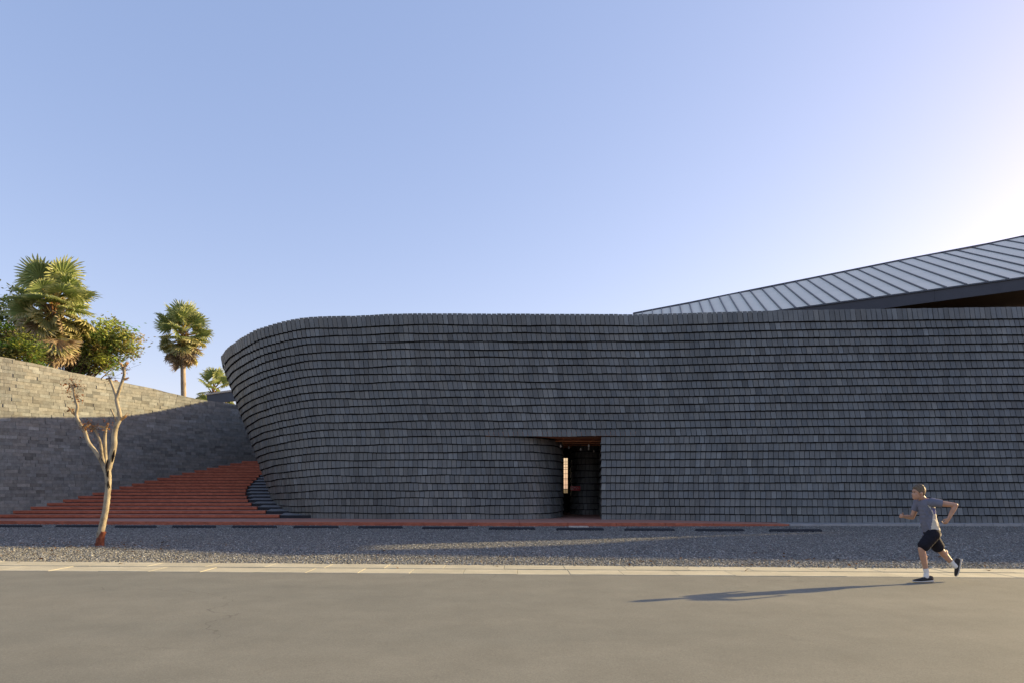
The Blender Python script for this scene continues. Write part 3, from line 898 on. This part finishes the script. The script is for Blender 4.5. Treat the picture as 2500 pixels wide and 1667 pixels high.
half = [fan_mesh('frond', 0.98, 0.95, 24, R(100), dr, 0.35, (0.30, 0.30, 0.11), (0.42, 0.39, 0.17), 40 + i) for i, dr in enumerate((0.35, 0.45))]
def palm(label, px, py, d, S, trunk_r, n_live, n_dead, seed, lean=0.0, skirt=0.75):
    rd_ = random.Random(seed)
    c = at(px, py, d)
    e = empty('fan_palm', (c.x, c.y, -0.05)); tag(e, label, 'palm tree', 'fan palms behind the brick wall')
    z = c.z + 0.05
    mb = MB(); n = 40
    mb.tube([(lean * (1 - i / n), 0.05 * math.sin(i * 0.3), z * i / n) for i in range(n + 1)], [trunk_r * (1.25 - 0.3 * i / n + (0.10 if i % 2 else 0) * 0.4) for i in range(n + 1)], 12, jit=0.03)
    mb.build('trunk', PALMT, e, smooth=True)
    tot = n_live + n_dead
    for i in range(tot):
        live = i < n_live
        if live:
            t = (i + 0.5) / n_live
            el = R(82 - 135 * t ** 0.95 + rd_.gauss(0, 8))
            me = rd_.choice(fans) if el > R(-12) else rd_.choice(half + fans[1:2])
        else:
            el = R(rd_.uniform(-82, -32)); me = rd_.choice(dead + half[:1]) if el > R(-60) else rd_.choice(dead)
        az = i * 2.39996 + rd_.gauss(0, 0.2)
        dirv = Vector((math.cos(az) * math.cos(el), math.sin(az) * math.cos(el), math.sin(el)))
        up = Vector((0, 0, 1)) if abs(el) < R(75) else Vector((-math.cos(az), -math.sin(az), 0.3))
        yv = -(up - dirv * up.dot(dirv)).normalized()          # blade face (-Y) looks up
        if rd_.random() < 0.6:
            yv = (Matrix.Rotation(rd_.gauss(0, 0.7), 3, dirv) @ yv)
        xv = yv.cross(dirv)
        M = Matrix((xv, yv, dirv)).transposed().to_4x4()
        s_ = S * rd_.uniform(0.85, 1.12) * (1.0 if live else 0.95)
        base = Vector((0, 0, z + (0.35 * S * (math.sin(el)) if live else -0.1 * S - rd_.uniform(0, skirt) * S)))
        o = link(me.name.split('.')[0], me, e)
        o.matrix_local = Matrix.Translation(base) @ M @ Matrix.Scale(s_, 4)
    mb = MB()                                                   # fibrous heart with leaf bases
    for i in range(34):
        az = i * 2.4; zz = z - 0.9 * S * i / 34
        mb.tube([(math.cos(az) * trunk_r * .8, math.sin(az) * trunk_r * .8, zz), (math.cos(az) * trunk_r * 2.6, math.sin(az) * trunk_r * 2.6, zz + 0.35 * S)], [0.06 * S, 0.02 * S], 5, (0.26 * rd_.uniform(.7, 1.2), 0.15, 0.065))
    mb.build('leaf_bases', DRYL, e)
    return e
palm('largest fan palm with a brown skirt of dead fronds at upper left', 130, 748, 45.5, 1.60, 0.25, 46, 44, 3, skirt=1.05)
palm('slender fan palm standing alone with its pale trunk above the wall', 446, 820, 55, 1.28, 0.19, 38, 24, 5, lean=0.12, skirt=0.5)
palm('small fan palm half hidden behind the little canopy and slate building', 522, 955, 60, 1.15, 0.18, 20, 4, 9)

def leaf_tree(name, label, px, py, d, rx_, ry_, rz_, n_cl, per, leaf, cols, seed, reach=(), trunk_px=None):
    rd_ = random.Random(seed); r_ = np.random.default_rng(seed)
    c = at(px, py, d); tx = at(trunk_px or px, py, d).x
    e = empty(name, (tx, d, -0.05)); tag(e, label, 'tree', 'leafy trees behind the brick wall')
    o_ = Vector((tx, d, -0.05)); top = c - o_
    mb = MB()
    mb.tube([(0, 0, 0), (0.05, 0, top.z * 0.35), (0.15, 0.05, top.z * 0.62), (0, 0, top.z * 0.85)], [0.34, 0.26, 0.2, 0.12], 9, jit=0.05)
    mb.build('trunk', TRUNKM, e, smooth=True)
    cl = []
    while len(cl) < n_cl:
        p = r_.uniform(-1, 1, 3); q = np.linalg.norm(p)
        if q > 1 or q < 0.35: continue
        k = 0.80 + 0.30 * noise.noise((p[0] * 1.6 + seed, p[1] * 1.6, p[2] * 1.6))
        cl.append(top + Vector((p[0] * rx_ * k, p[1] * ry_ * k, p[2] * rz_ * k)))
    for (ax, ay, k) in reach:
        q = at(ax, ay, d) - o_
        for t in np.linspace(0.35, 1.0, k): cl.append(top.lerp(q, t) + Vector((rd_.gauss(0, .25), rd_.gauss(0, .5), rd_.gauss(0, .22))))
    mb = MB()
    for i, q in enumerate(cl):
        if i % 3 and i < n_cl: continue
        st = Vector((0.1, 0, top.z * rd_.uniform(0.55, 0.85)))
        mid = st.lerp(q, 0.5) + Vector((0, 0, rd_.uniform(-0.2, 0.5)))
        mb.tube([st, mid, q], [0.07, 0.04, 0.012], 5)
    mb.build('limbs', TRUNKM, e, smooth=True)
    mb = MB()
    for q in cl:
        cs = rd_.uniform(0.6, 1.2)
        base = [x * rd_.uniform(0.75, 1.25) for x in rd_.choice(cols)]
        for _ in range(int(per * cs)):
            p = q + Vector((rd_.gauss(0, .42) * cs, rd_.gauss(0, .42) * cs, rd_.gauss(0, .24) * cs))
            n_ = Vector((rd_.gauss(0, .6), rd_.gauss(0, .6), 1)).normalized()
            t_ = n_.orthogonal().normalized(); t_ = Matrix.Rotation(rd_.uniform(0, 6.28), 3, n_) @ t_; b_ = n_.cross(t_)
            L = leaf * rd_.uniform(.7, 1.3); w_ = L * 0.45; v = rd_.uniform(.75, 1.25)
            mb.add([p - t_ * L * .5, p + b_ * w_ * .5 - n_ * .02, p + t_ * L * .5 - n_ * .05, p - b_ * w_ * .5 - n_ * .02], [(0, 1, 2), (0, 2, 3)], tuple(x * v for x in base))
    mb.build('crown', LEAF, e)
gr = [(0.32, 0.38, 0.10), (0.40, 0.44, 0.13), (0.25, 0.32, 0.09)]
leaf_tree('leafy_tree', 'spreading light green tree reaching right below the largest palm', 205, 856, 48.5, 3.3, 2.6, 1.85, 76, 95, 0.28, gr, 4, ((335, 838, 11), (310, 815, 9), (300, 795, 9), (268, 785, 7), (250, 905, 6), (120, 880, 5)), trunk_px=150)
leaf_tree('leafy_tree', 'dark dense tree cut by the left picture edge behind the wall', -20, 800, 49.5, 3.1, 2.6, 3.0, 60, 120, 0.30, [(0.07, 0.105, 0.03), (0.10, 0.135, 0.035), (0.14, 0.165, 0.045)], 8, ((70, 720, 4), (60, 870, 5)))
leaf_tree('leafy_tree', 'low yellow-green tree at the left edge just above the brick wall', 28, 868, 42.5, 2.0, 1.8, 1.15, 34, 110, 0.25, [(0.24, 0.26, 0.06), (0.16, 0.20, 0.05)], 15, ((70, 840, 4),))

# ---- lopped pale tree in the gravel yard
DT = at(245, 1332, 18.78); DT.z = 0
dt = empty('lopped_tree', DT); tag(dt, 'bare lopped pale tree standing in the gravel before the red stairs', 'tree')
def dp(px, py, dy=0.0):
    d = 18.78 + dy; p = at(px, py, d); return p - DT
def limb(name, pts, rads, mat=PALEB, n=10, jit=0.06, sub=6):
    P = catmull(pts, sub); k = len(P); rr = [lerp_list(np.linspace(0, 1, len(rads)), rads, i / (k - 1)) for i in range(k)]
    mb = MB(); mb.tube(P, [q * 0.88 for q in rr], n, jit=jit); return mb.build(name, mat, dt, smooth=True)
limb('trunk', [dp(243, 1310), dp(250, 1280), dp(258, 1240), dp(263, 1200), dp(264, 1170), dp(262, 1148), dp(261, 1132)], [0.098, 0.098, 0.09, 0.085, 0.09, 0.105, 0.085], n=16, jit=0.09)
limb('bark_base', [dp(243, 1338), dp(243, 1326), dp(246, 1312), dp(252, 1296)], [0.165, 0.122, 0.108, 0.088], PAINT, 14, 0.10, 4)
limb('branch', [dp(262, 1150), dp(268, 1130), dp(278, 1090), dp(279, 1060), dp(284, 1038), dp(292, 1022), dp(291, 1005), dp(285, 980), dp(285, 970), dp(293, 945), dp(300, 925), dp(303, 912), dp(302, 895)], [0.095, 0.09, 0.085, 0.08, 0.075, 0.062, 0.06, 0.058, 0.05, 0.048, 0.045, 0.042, 0.055], jit=0.05)
limb('branch', [dp(287, 985), dp(283, 965, .05), dp(276, 945, .1), dp(270, 930, .12), dp(266, 922, .12)], [0.05, 0.045, 0.04, 0.04, 0.05])
limb('branch', [dp(258, 1150), dp(247, 1125, -.05), dp(232, 1100, -.08), dp(216, 1078, -.1), dp(208, 1055, -.1), dp(203, 1045, -.1), dp(190, 1025, -.08), dp(186, 1008, -.05), dp(189, 992, -.05), dp(184, 975, -.05), dp(180, 955, -.05), dp(179, 942, -.05)], [0.07, 0.06, 0.055, 0.052, 0.055, 0.06, 0.05, 0.046, 0.044, 0.038, 0.034, 0.05])
limb('branch', [dp(257, 1145), dp(250, 1115, .1), dp(245, 1080, .15), dp(238, 1060, .15), dp(230, 1046, .15)], [0.055, 0.046, 0.042, 0.036, 0.045])
limb('branch', [dp(260, 1145), dp(257, 1110, .2), dp(256, 1075, .22), dp(257, 1052, .22), dp(258, 1042, .22)], [0.06, 0.055, 0.05, 0.045, 0.06])
limb('branch', [dp(286, 1032), dp(280, 1018, -.1), dp(274, 1005, -.12), dp(271, 998, -.12)], [0.035, 0.028, 0.024, 0.03], n=8)
for (a, b, rr) in ((dp(291, 1026), dp(308, 1012, -.05), .05), (dp(302, 897), dp(312, 884), .05), (dp(300, 925), dp(313, 921), .04), (dp(300, 900), dp(294, 884, .05), .035), (dp(204, 1046, -.1), dp(214, 1038, -.12), .05), (dp(184, 1012, -.05), dp(173, 998, -.05), .035), (dp(258, 1044, .2), dp(243, 1038, .2), .035), (dp(258, 1044, .2), dp(264, 1036, .2), .03), (dp(231, 1048, .15), dp(222, 1045, .15), .03)):
    v = b - a; mb = MB()
    for i in range(9):                                           # splintered stub
        o_ = Vector((random.gauss(0, rr * .45), random.gauss(0, rr * .45), random.gauss(0, rr * .45)))
        mb.tube([a + o_ * 0.5, a + v * random.uniform(.75, 1.2) + o_ * 1.3], [rr * 0.42, rr * 0.10], 5)
    mb.build('stub', WOODCUT, dt)
def dry(px, py, dy, rad, n, name='dry_leaves'):
    c = dp(px, py, dy); mb = MB()
    for _ in range(n // 4):
        q = c + Vector((random.gauss(0, rad * .8), random.gauss(0, rad * .6), random.gauss(0, rad * .8)))
        mb.tube([c, c.lerp(q, .5) + Vector((0, 0, .03)), q], [0.006, 0.004, 0.003], 4, (0.16, 0.09, 0.05))
        for _k in range(4):
            p = q + Vector((random.gauss(0, .05), random.gauss(0, .05), random.gauss(0, .07)))
            t_ = Vector((random.gauss(0, .6), random.gauss(0, .6), random.gauss(-.4, .6))).normalized(); b_ = t_.orthogonal().normalized(); b_.rotate(Matrix.Rotation(random.uniform(0, 6.28), 3, t_))
            L = random.uniform(.03, .085); v = random.uniform(.6, 1.3)
            mb.add([p, p + t_ * L * .5 + b_ * L * .3, p + t_ * L, p + t_ * L * .5 - b_ * L * .3], [(0, 1, 2), (0, 2, 3)], (0.23 * v, 0.105 * v, 0.045 * v))
    mb.build(name, DRYL, dt)
for a, b_, w_ in ((dp(257, 1152, -.09), dp(262, 1120, -.10), .045), (dp(262, 1165, -.09), dp(264, 1148, -.1), .05), (dp(266, 1190, -.085), dp(263, 1172, -.09), .04), (dp(273, 1128, -.085), dp(279, 1098, -.085), .03)):
    mb = MB()                                                    # dark torn bark where the limbs fork
    for _ in range(4):
        o_ = Vector((random.gauss(0, w_ * .45), random.gauss(0, .01), random.gauss(0, w_ * .4)))
        mb.tube([a + o_, a.lerp(b_, .5) + o_ * 1.2 + Vector((random.gauss(0, .012), -.008, 0)), b_ + o_ * .6], [.006, .016, .005], 5)
    mb.build('torn_bark', TORN, dt)
for a in ((180, 942, -.05, .17, 110), (186, 968, -.05, .09, 40), (205, 1042, -.1, .11, 60), (228, 1042, .15, .09, 40), (258, 1040, .2, .10, 44), (172, 1000, -.05, .06, 20), (268, 922, .12, .05, 18), (303, 900, 0, .05, 16)): dry(*a)
for a in ((303, 905), (268, 924), (180, 945), (230, 1048), (204, 1046)):
    mb = MB()
    for _ in range(22):
        c = dp(*a); q = c + Vector((random.gauss(0, .15), random.gauss(0, .1), abs(random.gauss(.05, .12))))
        mb.tube([c, c.lerp(q, .5) + Vector((random.gauss(0, .02), 0, .02)), q], [0.004, 0.003, 0.002], 4)
    mb.build('twigs', TRUNKM, dt)

lm = MB()                                                        # fallen leaves in the gravel and along the kerb
for _ in range(260):
    if random.random() < 0.45: x, y = DT.x + random.gauss(0, 1.6), DT.y + random.gauss(0, 1.0)
    else: x = random.uniform(-12, 12); y = kerb_back(x) + abs(random.gauss(0, 1.6)) - random.choice((0, 0, 0.7))
    if y < kerb_front(x): continue
    a = random.uniform(0, 6.28); L = random.uniform(.03, .075); v = random.uniform(.5, 1.3); z = .032 if y > kerb_back(x) else .022
    t_ = Vector((math.cos(a), math.sin(a), random.gauss(0, .25))); b_ = Vector((-math.sin(a), math.cos(a), random.gauss(0, .25))); p = Vector((x, y, z))
    lm.add([p - t_ * L, p + b_ * L * .4 + Vector((0, 0, .008)), p + t_ * L, p - b_ * L * .4 + Vector((0, 0, .006))], [(0, 1, 2), (0, 2, 3)], (0.20 * v, 0.115 * v, 0.055 * v))
tag(lm.build('fallen_leaves', DRYL), 'scattered small brown fallen leaves on the gravel and kerb', 'leaves', kind='stuff')

# ---- small canopy behind the wall
cp = empty('small_canopy', at(540, 965, 51) * Vector((1, 1, 0)) if False else (at(545, 965, 51).x, 51, 0)); tag(cp, 'small grey canopy with a dark post between brick wall and slate building', 'canopy')
cx = at(545, 965, 51)
def cpart(name, mat, pts):
    mb = MB(); mb.hexa([p - Vector((cx.x, 51, 0)) for p in pts]); return mb.build(name, mat, cp)
a0, a1 = at(505, 964, 50), at(600, 950, 50)
U = Vector((0, 0, 1)); Yv = Vector((0, 5, 0.6))
CANW = M_plain('canopy_top', (0.55, 0.48, 0.38), 0.7, 0.3, 0, 0.1)
cpart('roof_sheet', CANW, [a0 + Vector((-.08, -.08, .004)), a1 + Vector((0, -.08, .004)), a1 + Yv, a0 + Yv, a0 + U * .13 + Vector((-.08, -.08, 0)), a1 + U * .13 + Vector((0, -.08, 0)), a1 + Yv + U * .13, a0 + Yv + U * .13])
cpart('fascia', SEAM, [a0 - U * .62, a1 - U * .75, a1 - U * .75 + Vector((0, .15, 0)), a0 - U * .62 + Vector((0, .15, 0)), a0, a1, a1 + Vector((0, .15, 0)), a0 + Vector((0, .15, 0))])
p0 = at(539, 965, 52); mb = MB(); mb.box(p0.x - .16 - cx.x, p0.x + .16 - cx.x, .9, 1.2, 0, p0.z - .1); mb.build('post', FASC, cp)


# ------------------------------------------------------------------ runner
RUN = Vector((7.10, 11.66, -0.004))
pr = empty('person', RUN); tag(pr, 'person running left on the road in grey-blue shirt, black shorts, white socks', 'person')
def J(cx_, cy_, y=0.0): return Vector(((cx_ - 600) / 745.0, y, (1405 - cy_) / 745.0))
def unit_sphere(seg, rings):
    v = [(0, 0, 1)]; f = []
    for r in range(1, rings):
        for k in range(seg):
            a = math.pi * r / rings; t = 2 * math.pi * k / seg
            v.append((math.sin(a) * math.cos(t), math.sin(a) * math.sin(t), math.cos(a)))
    v.append((0, 0, -1)); n = len(v) - 1
    for k in range(seg):
        f.append((0, 1 + k, 1 + (k + 1) % seg)); b_ = 1 + (rings - 2) * seg; f.append((n, b_ + (k + 1) % seg, b_ + k))
        for r in range(rings - 2):
            a = 1 + r * seg; f.append((a + k, a + seg + k, a + seg + (k + 1) % seg, a + (k + 1) % seg))
    return np.array(v), f
USV, USF = unit_sphere(12, 9)
class Blob:
    """balls and limbs fused by voxels into one continuous surface"""
    def __init__(s): s.v = []; s.f = []; s.n = 0
    def ball(s, c, r, sc_=(1, 1, 1), *a):
        s.v.append(USV * np.array([r * x for x in sc_]) + np.array(c)); s.f.extend([tuple(i + s.n for i in f) for f in USF]); s.n += len(USV)
    def limb(s, pts, rads, flat=1.0, n=14):
        for i in range(len(pts) - 1):
            a, b = Vector(pts[i]), Vector(pts[i + 1]); L = (b - a).length; k = max(2, int(L / (min(rads[i], rads[i + 1]) * 0.5)))
            for q in range(k + 1):
                t = q / k; s.ball(a.lerp(b, t), rads[i] * (1 - t) + rads[i + 1] * t, (1, flat, 1))
    def build(s, name, mat, voxel, smooth=3, cuts=(), parent=None):
        me = bpy.data.meshes.new(name); me.from_pydata(np.concatenate(s.v).tolist(), [], s.f)
        o = bpy.data.objects.new(name, me); TMP.collection.objects.link(o)
        r = o.modifiers.new('r', 'REMESH'); r.mode = 'VOXEL'; r.voxel_size = voxel; r.use_smooth_shade = True
        if smooth:
            m_ = o.modifiers.new('s', 'SMOOTH'); m_.factor = 0.5; m_.iterations = smooth
        TMP.view_layers[0].update(); dg = TMP.view_layers[0].depsgraph; ev = o.evaluated_get(dg)
        me2 = bpy.data.meshes.new_from_object(ev); bpy.data.objects.remove(o); bpy.data.meshes.remove(me)
        if cuts:
            bm = bmesh.new(); bm.from_mesh(me2)
            for co, no in cuts:
                bmesh.ops.bisect_plane(bm, geom=bm.verts[:] + bm.edges[:] + bm.faces[:], plane_co=co, plane_no=no, clear_outer=True)
            bm.to_mesh(me2); bm.free()
        me2.polygons.foreach_set('use_smooth', [True] * len(me2.polygons))
        me2.materials.clear(); me2.materials.append(mat); me2.name = name
        return link(name, me2, parent or pr)
TMP = bpy.data.scenes.new('workbench')
def M_skin():
    k = Mat('skin', 0.5, 0.4); n = k.noise(14, 3)
    k.color(k.ramp(n, [(0.3, (0.40, 0.225, 0.145)), (0.7, (0.47, 0.275, 0.185))]))
    k.p.inputs['Subsurface Weight'].default_value = 0.12; k.p.inputs['Subsurface Radius'].default_value = (0.02, 0.008, 0.004)
    return k.m
SKIN = M_skin()
SHIRT = M_plain('shirt_grey', (0.145, 0.155, 0.20), 0.85, 0.15, 0, 0.12, 10, 0.3, 90); CREAM = M_plain('shirt_cream', (0.56, 0.53, 0.46), 0.85, 0.15, 0, 0.10, 10, 0.3, 90)
SHBLUE = M_plain('shirt_blue', (0.11, 0.125, 0.28), 0.85, 0.15, 0, 0.1, 10)
SHORTS = M_plain('shorts_black', (0.012, 0.012, 0.018), 0.85, 0.2, 0, 0.3, 12, 0.3, 60); SOCK = M_plain('sock_white', (0.72, 0.71, 0.68), 0.9, 0.1, 0, 0.06, 30, 0.4, 150)
SHOEB = M_plain('shoe_black', (0.018, 0.018, 0.022), 0.6, 0.3, 0, 0.3, 20); SOLE = M_plain('shoe_sole', (0.55, 0.52, 0.46), 0.7, 0.3, 0, 0.1, 20)
HAIR = M_plain('hair_brown', (0.13, 0.095, 0.06), 0.6, 0.35, 0, 0.35, 60, 0.6, 220)
DARK = M_plain('eye_dark', (0.03, 0.02, 0.015), 0.3, 0.5); LIP = M_plain('lip', (0.34, 0.13, 0.10), 0.5, 0.4)

hd = J(480, 268); neck = J(540, 352); chest = J(572, 440); belly = J(612, 620); pel = J(645, 765)
shN, elN, wrN = J(592, 392, -.165), J(818, 425, -.285), J(742, 585, -.27)
shF, elF, wrF = J(548, 402, .165), J(505, 592, .235), J(352, 575, .15)
hipN, knN, anN = J(628, 800, -.085), J(476, 978, -.10), J(546, 1278, -.085)
hipF, knF, anF = J(662, 800, .085), J(800, 1000, .10), J(975, 1192, .10)
b = Blob()
b.ball(hd + Vector((.01, 0, .025)), 0.098, (1.02, .80, 1.0)); b.ball(hd + Vector((-.035, 0, -.05)), 0.07, (.95, .85, 1.05)); b.ball(hd + Vector((-.055, 0, -.095)), 0.035, (1, 1.1, .8))
b.ball(hd + Vector((-.098, 0, -.028)), 0.017, (1.0, .75, 1.3)); b.ball(hd + Vector((-.082, 0, .002)), 0.014, (1, .8, 2.0)); b.ball(hd + Vector((-.078, 0, .028)), 0.02, (.9, 2.4, .6))
b.ball(hd + Vector((-.088, 0, -.068)), 0.013, (1, 1.7, .7))
for s_ in (-1, 1): b.ball(hd + Vector((.012, s_ * .080, -.018)), 0.026, (.8, .35, 1.25)); b.ball(hd + Vector((-.055, s_ * .042, -.03)), 0.022, (1, .8, .8))
b.limb([hd + Vector((.025, 0, -.05)), neck, chest + Vector((0, 0, .04))], [.058, .056, .075])
b.limb([chest + Vector((.01, 0, .02)), belly, pel], [.108, .10, .105], 1.28)
b.limb([shF, chest + Vector((0, 0, .07)), shN], [.055, .075, .055])
b.limb([shN, shN.lerp(elN, .5), elN, elN.lerp(wrN, .35), wrN], [.054, .048, .038, .040, .026])
b.limb([shF, shF.lerp(elF, .5), elF, elF.lerp(wrF, .35), wrF], [.054, .048, .038, .040, .026])
b.limb([pel + Vector((0, -.05, 0)), hipN, hipN.lerp(knN, .5), knN, knN.lerp(anN, .3), knN.lerp(anN, .7), anN, anN + Vector((-.01, 0, -.06))], [.10, .092, .078, .056, .056, .042, .034, .036])
b.limb([pel + Vector((0, .05, 0)), hipF, hipF.lerp(knF, .5), knF, knF.lerp(anF, .3), knF.lerp(anF, .7), anF, anF + Vector((.035, 0, -.03))], [.10, .092, .078, .056, .056, .042, .034, .036])
def calf(k, a, side):
    m = k.lerp(a, .33); b.ball(m + side * .018, .05, (1, .9, 1.5))
calf(knN, anN, Vector((1, 0, 0))); calf(knF, anF, Vector((.7, 0, .7)))
def hand(w, f, palm_n, thumb_dir, curl):
    f = f.normalized(); s_ = f.cross(palm_n).normalized(); palm_n = s_.cross(f).normalized()
    if s_.dot(thumb_dir) < 0: s_ = -s_
    pc = w + f * .05
    for t in (-.024, -.008, .008, .024): b.limb([w + f * .01 + s_ * t * .6, w + f * .085 + s_ * t], [.016, .014])
    for t, L in ((.027, .92), (.009, 1.0), (-.009, .95), (-.026, .76)):
        a = w + f * .088 + s_ * t; p1 = a + (f * math.cos(curl) + palm_n * math.sin(curl)) * .034 * L; p2 = p1 + (f * math.cos(curl * 2.2) + palm_n * math.sin(curl * 2.2)) * .026 * L; p3 = p2 + (f * math.cos(curl * 3) + palm_n * math.sin(curl * 3)) * .020 * L
        b.limb([a, p1, p2, p3], [.0095, .009, .0085, .0075])
    a = w + f * .03 + s_ * .028; p1 = a + (f * .6 + s_ * .7 + palm_n * .2).normalized() * .035; p2 = p1 + (f * .85 + s_ * .15 + palm_n * .5).normalized() * .03
    b.limb([a, p1, p2], [.013, .0105, .009])
hand(wrN, (wrN - elN) + Vector((-.02, .02, 0)), Vector((-.4, 1, 0)), Vector((-1, 0, 0)), .75)
hand(wrF, (wrF - elF) + Vector((-.05, -.05, .02)), Vector((0, -1, -.2)), Vector((0, 0, 1)), .7)
body = b.build('body', SKIN, 0.0075, 2)
# hair, eyes, mouth
b = Blob(); b.ball(hd + Vector((.018, 0, .036)), .103, (1.02, .84, .98)); b.ball(hd + Vector((.06, 0, -.01)), .062, (.75, 1.05, 1.15)); b.ball(hd + Vector((-.055, 0, .085)), .035, (1, 1.6, .6))
for _ in range(46):
    a = random.uniform(0, 6.28); t = random.uniform(0.1, 1.35); b.ball(hd + Vector((.018 + .10 * math.sin(t) * math.cos(a), .082 * math.sin(t) * math.sin(a), .036 + .097 * math.cos(t))), random.uniform(.012, .020))
b.build('hair', HAIR, 0.008, 1, cuts=[(hd + Vector((-.066, 0, .045)), Vector((-.75, 0, -.66))), (hd + Vector((0, 0, -.055)), Vector((0, 0, -1)))])
for s_ in (-1, 1):
    b = Blob(); b.ball(hd + Vector((-.083, s_ * .03, .008)), .010, (.6, 1.3, .8)); b.build('eye', DARK, .003, 0)
b = Blob(); b.ball(hd + Vector((-.098, 0, -.070)), .009, (.7, 2.2, .55)); b.build('mouth', LIP, .003, 0)
# shirt
b = Blob()
b.limb([chest + Vector((.005, 0, .03)), belly, pel + Vector((0, 0, .02)), J(660, 850)], [.124, .120, .128, .132], 1.26)
b.limb([shF, chest + Vector((0, 0, .07)), shN], [.075, .095, .075]); b.limb([chest + Vector((-.01, 0, .05)), neck + Vector((0, 0, -.015))], [.10, .072])
for _ in range(26):
    t = random.random(); c = chest.lerp(pel, t); a = random.uniform(0, 6.28); b.limb([c + Vector((math.cos(a) * .118, math.sin(a) * .15, .02)), c + Vector((math.cos(a + .3) * .118, math.sin(a + .3) * .15, -.09))], [.012, .012])
sh = b.build('shirt', SHIRT, 0.010, 3, cuts=[(J(655, 822), Vector((.12, 0, -1))), (neck + Vector((-.005, 0, .0)), Vector((-.35, 0, 1)))])
for a_, e_, t_ in ((shN, elN, .40), (shF, elF, .52)):
    b = Blob(); b.limb([a_.lerp(e_, -.05), a_.lerp(e_, t_ + .1)], [.076, .066]); b.build('sleeve', SHIRT, .010, 3, cuts=[(a_.lerp(e_, t_), (e_ - a_).normalized())], parent=sh)
sh.data.materials.append(CREAM); sh.data.materials.append(SHBLUE)
ax0, ax1 = chest, pel
for p in sh.data.polygons:
    c = p.center; t = (ax0.z - c.z) / (ax0.z - ax1.z); cxm = ax0.x + (ax1.x - ax0.x) * t; r = c.x - cxm
    arm = c.y < -.155 and c.z > shN.z - .12
    if not arm and -0.05 < t < 1.3:
        edge = -0.035 + 0.035 * math.sin(t * 5.0)
        if r > edge: p.material_index = 1
        if r > edge + .02 and .08 < t < .30: p.material_index = 2
    if c.z > shN.z + .045 and abs(c.y) < .2: p.material_index = 2
bpy.context.view_layer.update()
# shorts
b = Blob()
b.limb([pel + Vector((0, 0, .08)), pel + Vector((0, 0, -.02))], [.118, .125], 1.25)
b.limb([pel + Vector((0, -.05, -.02)), hipN, hipN.lerp(knN, .75)], [.118, .116, .104]); b.limb([pel + Vector((0, .05, -.02)), hipF, hipF.lerp(knF, .80)], [.118, .116, .104])
b.build('shorts', SHORTS, 0.010, 3)
# socks
for kn, an, dn in ((knN, anN, Vector((-.005, 0, -.07))), (knF, anF, Vector((.035, 0, -.03)))):
    b = Blob(); up = kn - an; b.limb([an + up.normalized() * .085, an, an + dn], [.046, .041, .045]); b.build('sock', SOCK, .007, 2, cuts=[(an + up.normalized() * .075, up.normalized())])
# shoes
def shoe(heel, toe, up):
    f = (toe - heel); L = f.length; f.normalize(); s_ = f.cross(up).normalized(); up = s_.cross(f).normalized()
    e = empty('shoe', heel, pr)
    def ring(t, w, z0, z1, pinch):
        P = []
        for k in range(16):
            a = 2 * math.pi * k / 16; P.append(f * (t * L) + s_ * (math.cos(a) * w * (1 - pinch * max(0, math.sin(a)))) + up * ((z0 + z1) / 2 + (z1 - z0) / 2 * math.sin(a)))
        return P
    def loft(name, secs, mat):
        vs, fs = [], []
        for q in secs: vs += ring(*q)
        for i in range(len(secs) - 1):
            for k in range(16): fs.append((i * 16 + k, i * 16 + (k + 1) % 16, (i + 1) * 16 + (k + 1) % 16, (i + 1) * 16 + k))
        fs += [tuple(range(15, -1, -1)), tuple((len(secs) - 1) * 16 + k for k in range(16))]
        mb = MB(); mb.add(vs, fs); return mb.build(name, mat, e, smooth=True)
    loft('sole', [(-.01, .012, .012, .030, 0), (0.0, .030, .002, .042, 0), (.10, .040, 0, .048, 0), (.35, .036, 0, .036, 0), (.68, .049, 0, .032, 0), (.88, .042, .004, .034, 0), (.98, .022, .014, .036, 0), (1.0, .008, .02, .032, 0)], SOLE)
    loft('upper', [(0.01, .010, .04, .08, .2), (.03, .028, .03, .105, .3), (.12, .037, .025, .115, .35), (.30, .037, .022, .115, .4), (.42, .040, .02, .098, .45), (.62, .045, .018, .075, .4), (.82, .042, .018, .060, .35), (.95, .026, .02, .048, .2), (.985, .008, .025, .038, 0)], SHOEB)
    for t in (.36, .43, .50):
        mb = MB(); z = .118 - (t - .3) * .14; mb.tube([f * (t * L) + s_ * .022 + up * (z - .008), f * (t * L) + up * (z + .004), f * (t * L) - s_ * .022 + up * (z - .008)], [.004] * 3, 5); mb.build('lace', SOLE, e)
shoe(J(630, 1403, -.085) , J(362, 1403, -.095), Vector((0, 0, 1)))
shoe(J(1088, 1128, .10), J(1022, 1352, .10), Vector((-1, 0, .35)))


bpy.data.scenes.remove(TMP)
